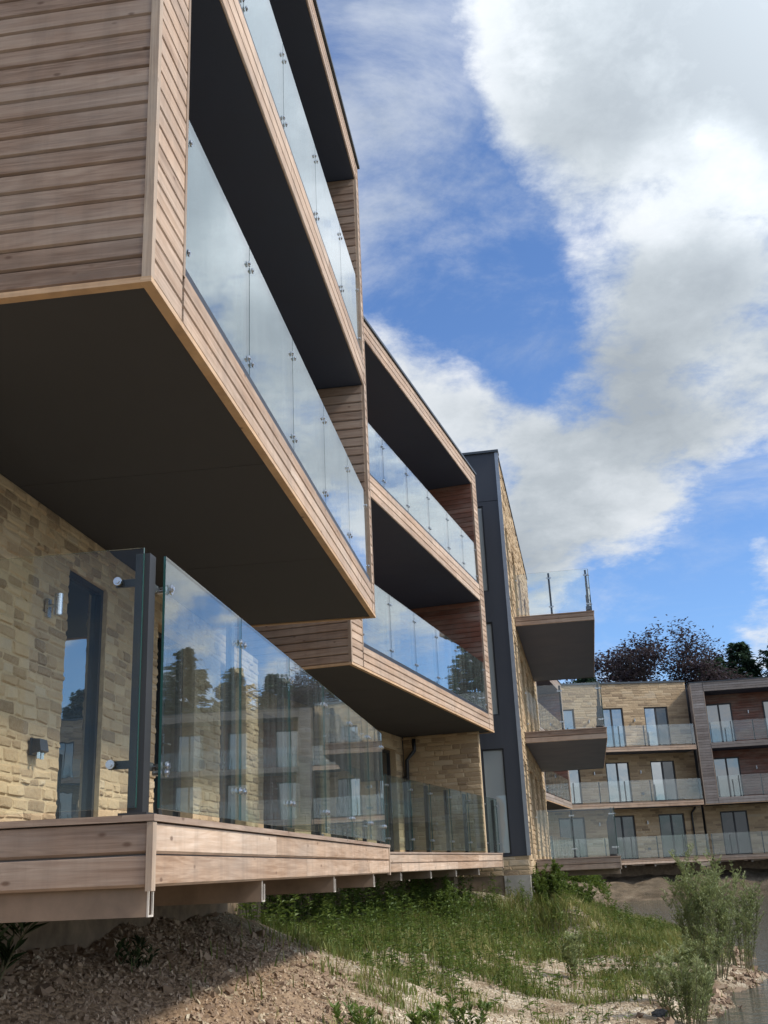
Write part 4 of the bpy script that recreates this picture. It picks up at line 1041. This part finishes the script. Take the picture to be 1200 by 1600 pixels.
# patches of open blue (negative) and heavier cloud (positive), as directions in the sky
for b in [(690,330,7,-.22),(640,110,7,-.18),(760,480,6,-.22),(900,320,4,-.05),(900,560,5,-.10),(590,20,8,-.20),(1030,940,6,-.30),(1180,860,6,-.22),(960,1010,5,-.25),(1120,960,5,-.16),(560,420,4,-.08),
          (1020,160,13,.22),(820,60,8,.14),(1100,650,11,.22),(760,800,9,.24),(640,640,6,.16),(950,760,8,.16),(570,230,3,.12),(940,1030,2.5,.22),(1130,770,4,-.22),(1040,860,3,-.12),(820,420,3,-.10),(1000,330,4,-.12),(880,200,4,-.10),(680,620,4,.10),(1150,420,4,-.14),(980,730,3,-.10),(900,430,4,-.12),(1090,440,4,.1),(700,560,3,-.06),(600,400,3,.10)]: blob(*b)
sh_bias=[]
# reflected part of the sky, to the right of the photograph
def dirv(x,y,z): return Vector((x,y,z)).normalized()
def refl(u,v,n):
    r=ray(u,v); n=Vector(n).normalized(); return r-2*r.dot(n)*n
N1=(.9921,-.1254,0); N2=(.954,-.2996,0)
for u,v,n,a,m in ((350,350,N1,9,.16),(450,120,N1,10,.16),(480,620,N1,9,.14),(545,800,N1,6,.16),(575,900,N1,4,.12),(560,500,N1,6,.15),(660,760,N2,9,.30),(600,960,N2,5,.12),(650,990,N2,4,.22),(700,1000,N2,4,-.30),(735,1060,N2,4,-.2),
    (290,930,N1,5,.16),(420,990,N1,4,.20),(330,1010,N1,3.5,-.28),(400,1030,N1,3,-.15),(300,1050,N1,2.5,.2),(110,1010,N1,3,.22),(960,1130,(.11,-.99,0),22,.16),(1140,1130,(-.19,-.98,0),22,.16),(480,1040,N1,3,.2)): blob(0,0,a,m,refl(u,v,n))
mr=nt.n('ShaderNodeMapRange'); mr.interpolation_type='SMOOTHSTEP'; nt.l(dens,mr.inputs[0]); mr.inputs[1].default_value=.36; mr.inputs[2].default_value=.80
cov=mr.outputs[0]
thick=nt.n('ShaderNodeMapRange'); nt.l(dens,thick.inputs[0]); thick.inputs[1].default_value=.62; thick.inputs[2].default_value=1.05
def spot(u,v,ang,amt,base):
    vm=nt.n('ShaderNodeVectorMath',_operation='DOT_PRODUCT'); nt.l(D,vm.inputs[0]); vm.inputs[1].default_value=tuple(ray(u,v))
    m=nt.n('ShaderNodeMapRange'); m.interpolation_type='SMOOTHERSTEP'; nt.l(vm.outputs['Value'],m.inputs[0]); m.inputs[1].default_value=math.cos(R(ang)); m.inputs[2].default_value=1.0; m.inputs[4].default_value=amt
    return math_(nt,'ADD',base,m.outputs[0]) if base is not None else m.outputs[0]
gz=None
for b in [(1060,130,12,.42),(1080,540,9,.45),(900,590,7,.25),(760,960,6,.35),(850,880,6,.25),(820,60,6,-.2),(1090,300,5,-.45),(640,760,7,-.3),(960,420,5,-.3)]: gz=spot(*b,gz)
shade=math_(nt,'ADD',math_(nt,'MULTIPLY',thick.outputs[0],.25),gz)
shade=math_(nt,'ADD',math_(nt,'ADD',shade,.16),math_(nt,'MULTIPLY',math_(nt,'SUBTRACT',n3,.5),1.3))
shade=math_(nt,'ADD',shade,math_(nt,'ADD',math_(nt,'MULTIPLY',math_(nt,'SUBTRACT',n2,.5),-1.5),math_(nt,'MULTIPLY',math_(nt,'SUBTRACT',n4,.5),-.8)),clamp=True)
cc=ramp(nt,shade,[(0,(.90,.93,.97)),(.35,(.74,.79,.84)),(.7,(.53,.585,.635)),(1,(.42,.47,.52))])
SK=.10
sb=nt.n('ShaderNodeVectorMath',_operation='MULTIPLY'); nt.l(sky.outputs[0],sb.inputs[0]); sb.inputs[1].default_value=(.84,1.06,1.36)
cs=nt.n('ShaderNodeVectorMath',_operation='SCALE'); nt.l(cc,cs.inputs[0]); cs.inputs['Scale'].default_value=.74/SK
n5=wn(pv.outputs[0],2.6,8,.66,.5,(21,4,9))
vl=nt.n('ShaderNodeMapRange'); vl.interpolation_type='SMOOTHSTEP'; nt.l(math_(nt,'ADD',n5,spot(560,300,8,.14,spot(690,60,6,.10,spot(780,420,7,.06,None)))),vl.inputs[0]); vl.inputs[1].default_value=.42; vl.inputs[2].default_value=.80; vl.inputs[4].default_value=.75
cov=math_(nt,'MAXIMUM',cov,vl.outputs[0])
vm=nt.n('ShaderNodeVectorMath',_operation='DOT_PRODUCT'); nt.l(D,vm.inputs[0]); vm.inputs[1].default_value=tuple(sd)
lo=nt.n('ShaderNodeMapRange'); lo.interpolation_type='SMOOTHSTEP'; nt.l(vm.outputs['Value'],lo.inputs[0]); lo.inputs[1].default_value=.25; lo.inputs[2].default_value=1.0; lo.inputs[3].default_value=.95; lo.inputs[4].default_value=3.2
cs2=nt.n('ShaderNodeVectorMath',_operation='SCALE'); nt.l(cs.outputs[0],cs2.inputs[0]); nt.l(lo.outputs[0],cs2.inputs['Scale'])
c=mixc(nt,cov,sb.outputs[0],cs2.outputs[0])
bg=nt.n('ShaderNodeBackground'); nt.l(c,bg.inputs[0]); bg.inputs[1].default_value=SK
wo=nt.n('ShaderNodeOutputWorld'); nt.l(bg.outputs[0],wo.inputs[0])
scene.view_settings.view_transform='Standard'; scene.view_settings.look='None'; scene.view_settings.exposure=.46; scene.view_settings.gamma=1
scene.render.engine='CYCLES'; cy_=scene.cycles
cy_.max_bounces=10; cy_.transparent_max_bounces=40; cy_.glossy_bounces=5; cy_.diffuse_bounces=4; cy_.use_denoising=True
cy_.sample_clamp_indirect=6; cy_.blur_glossy=.3
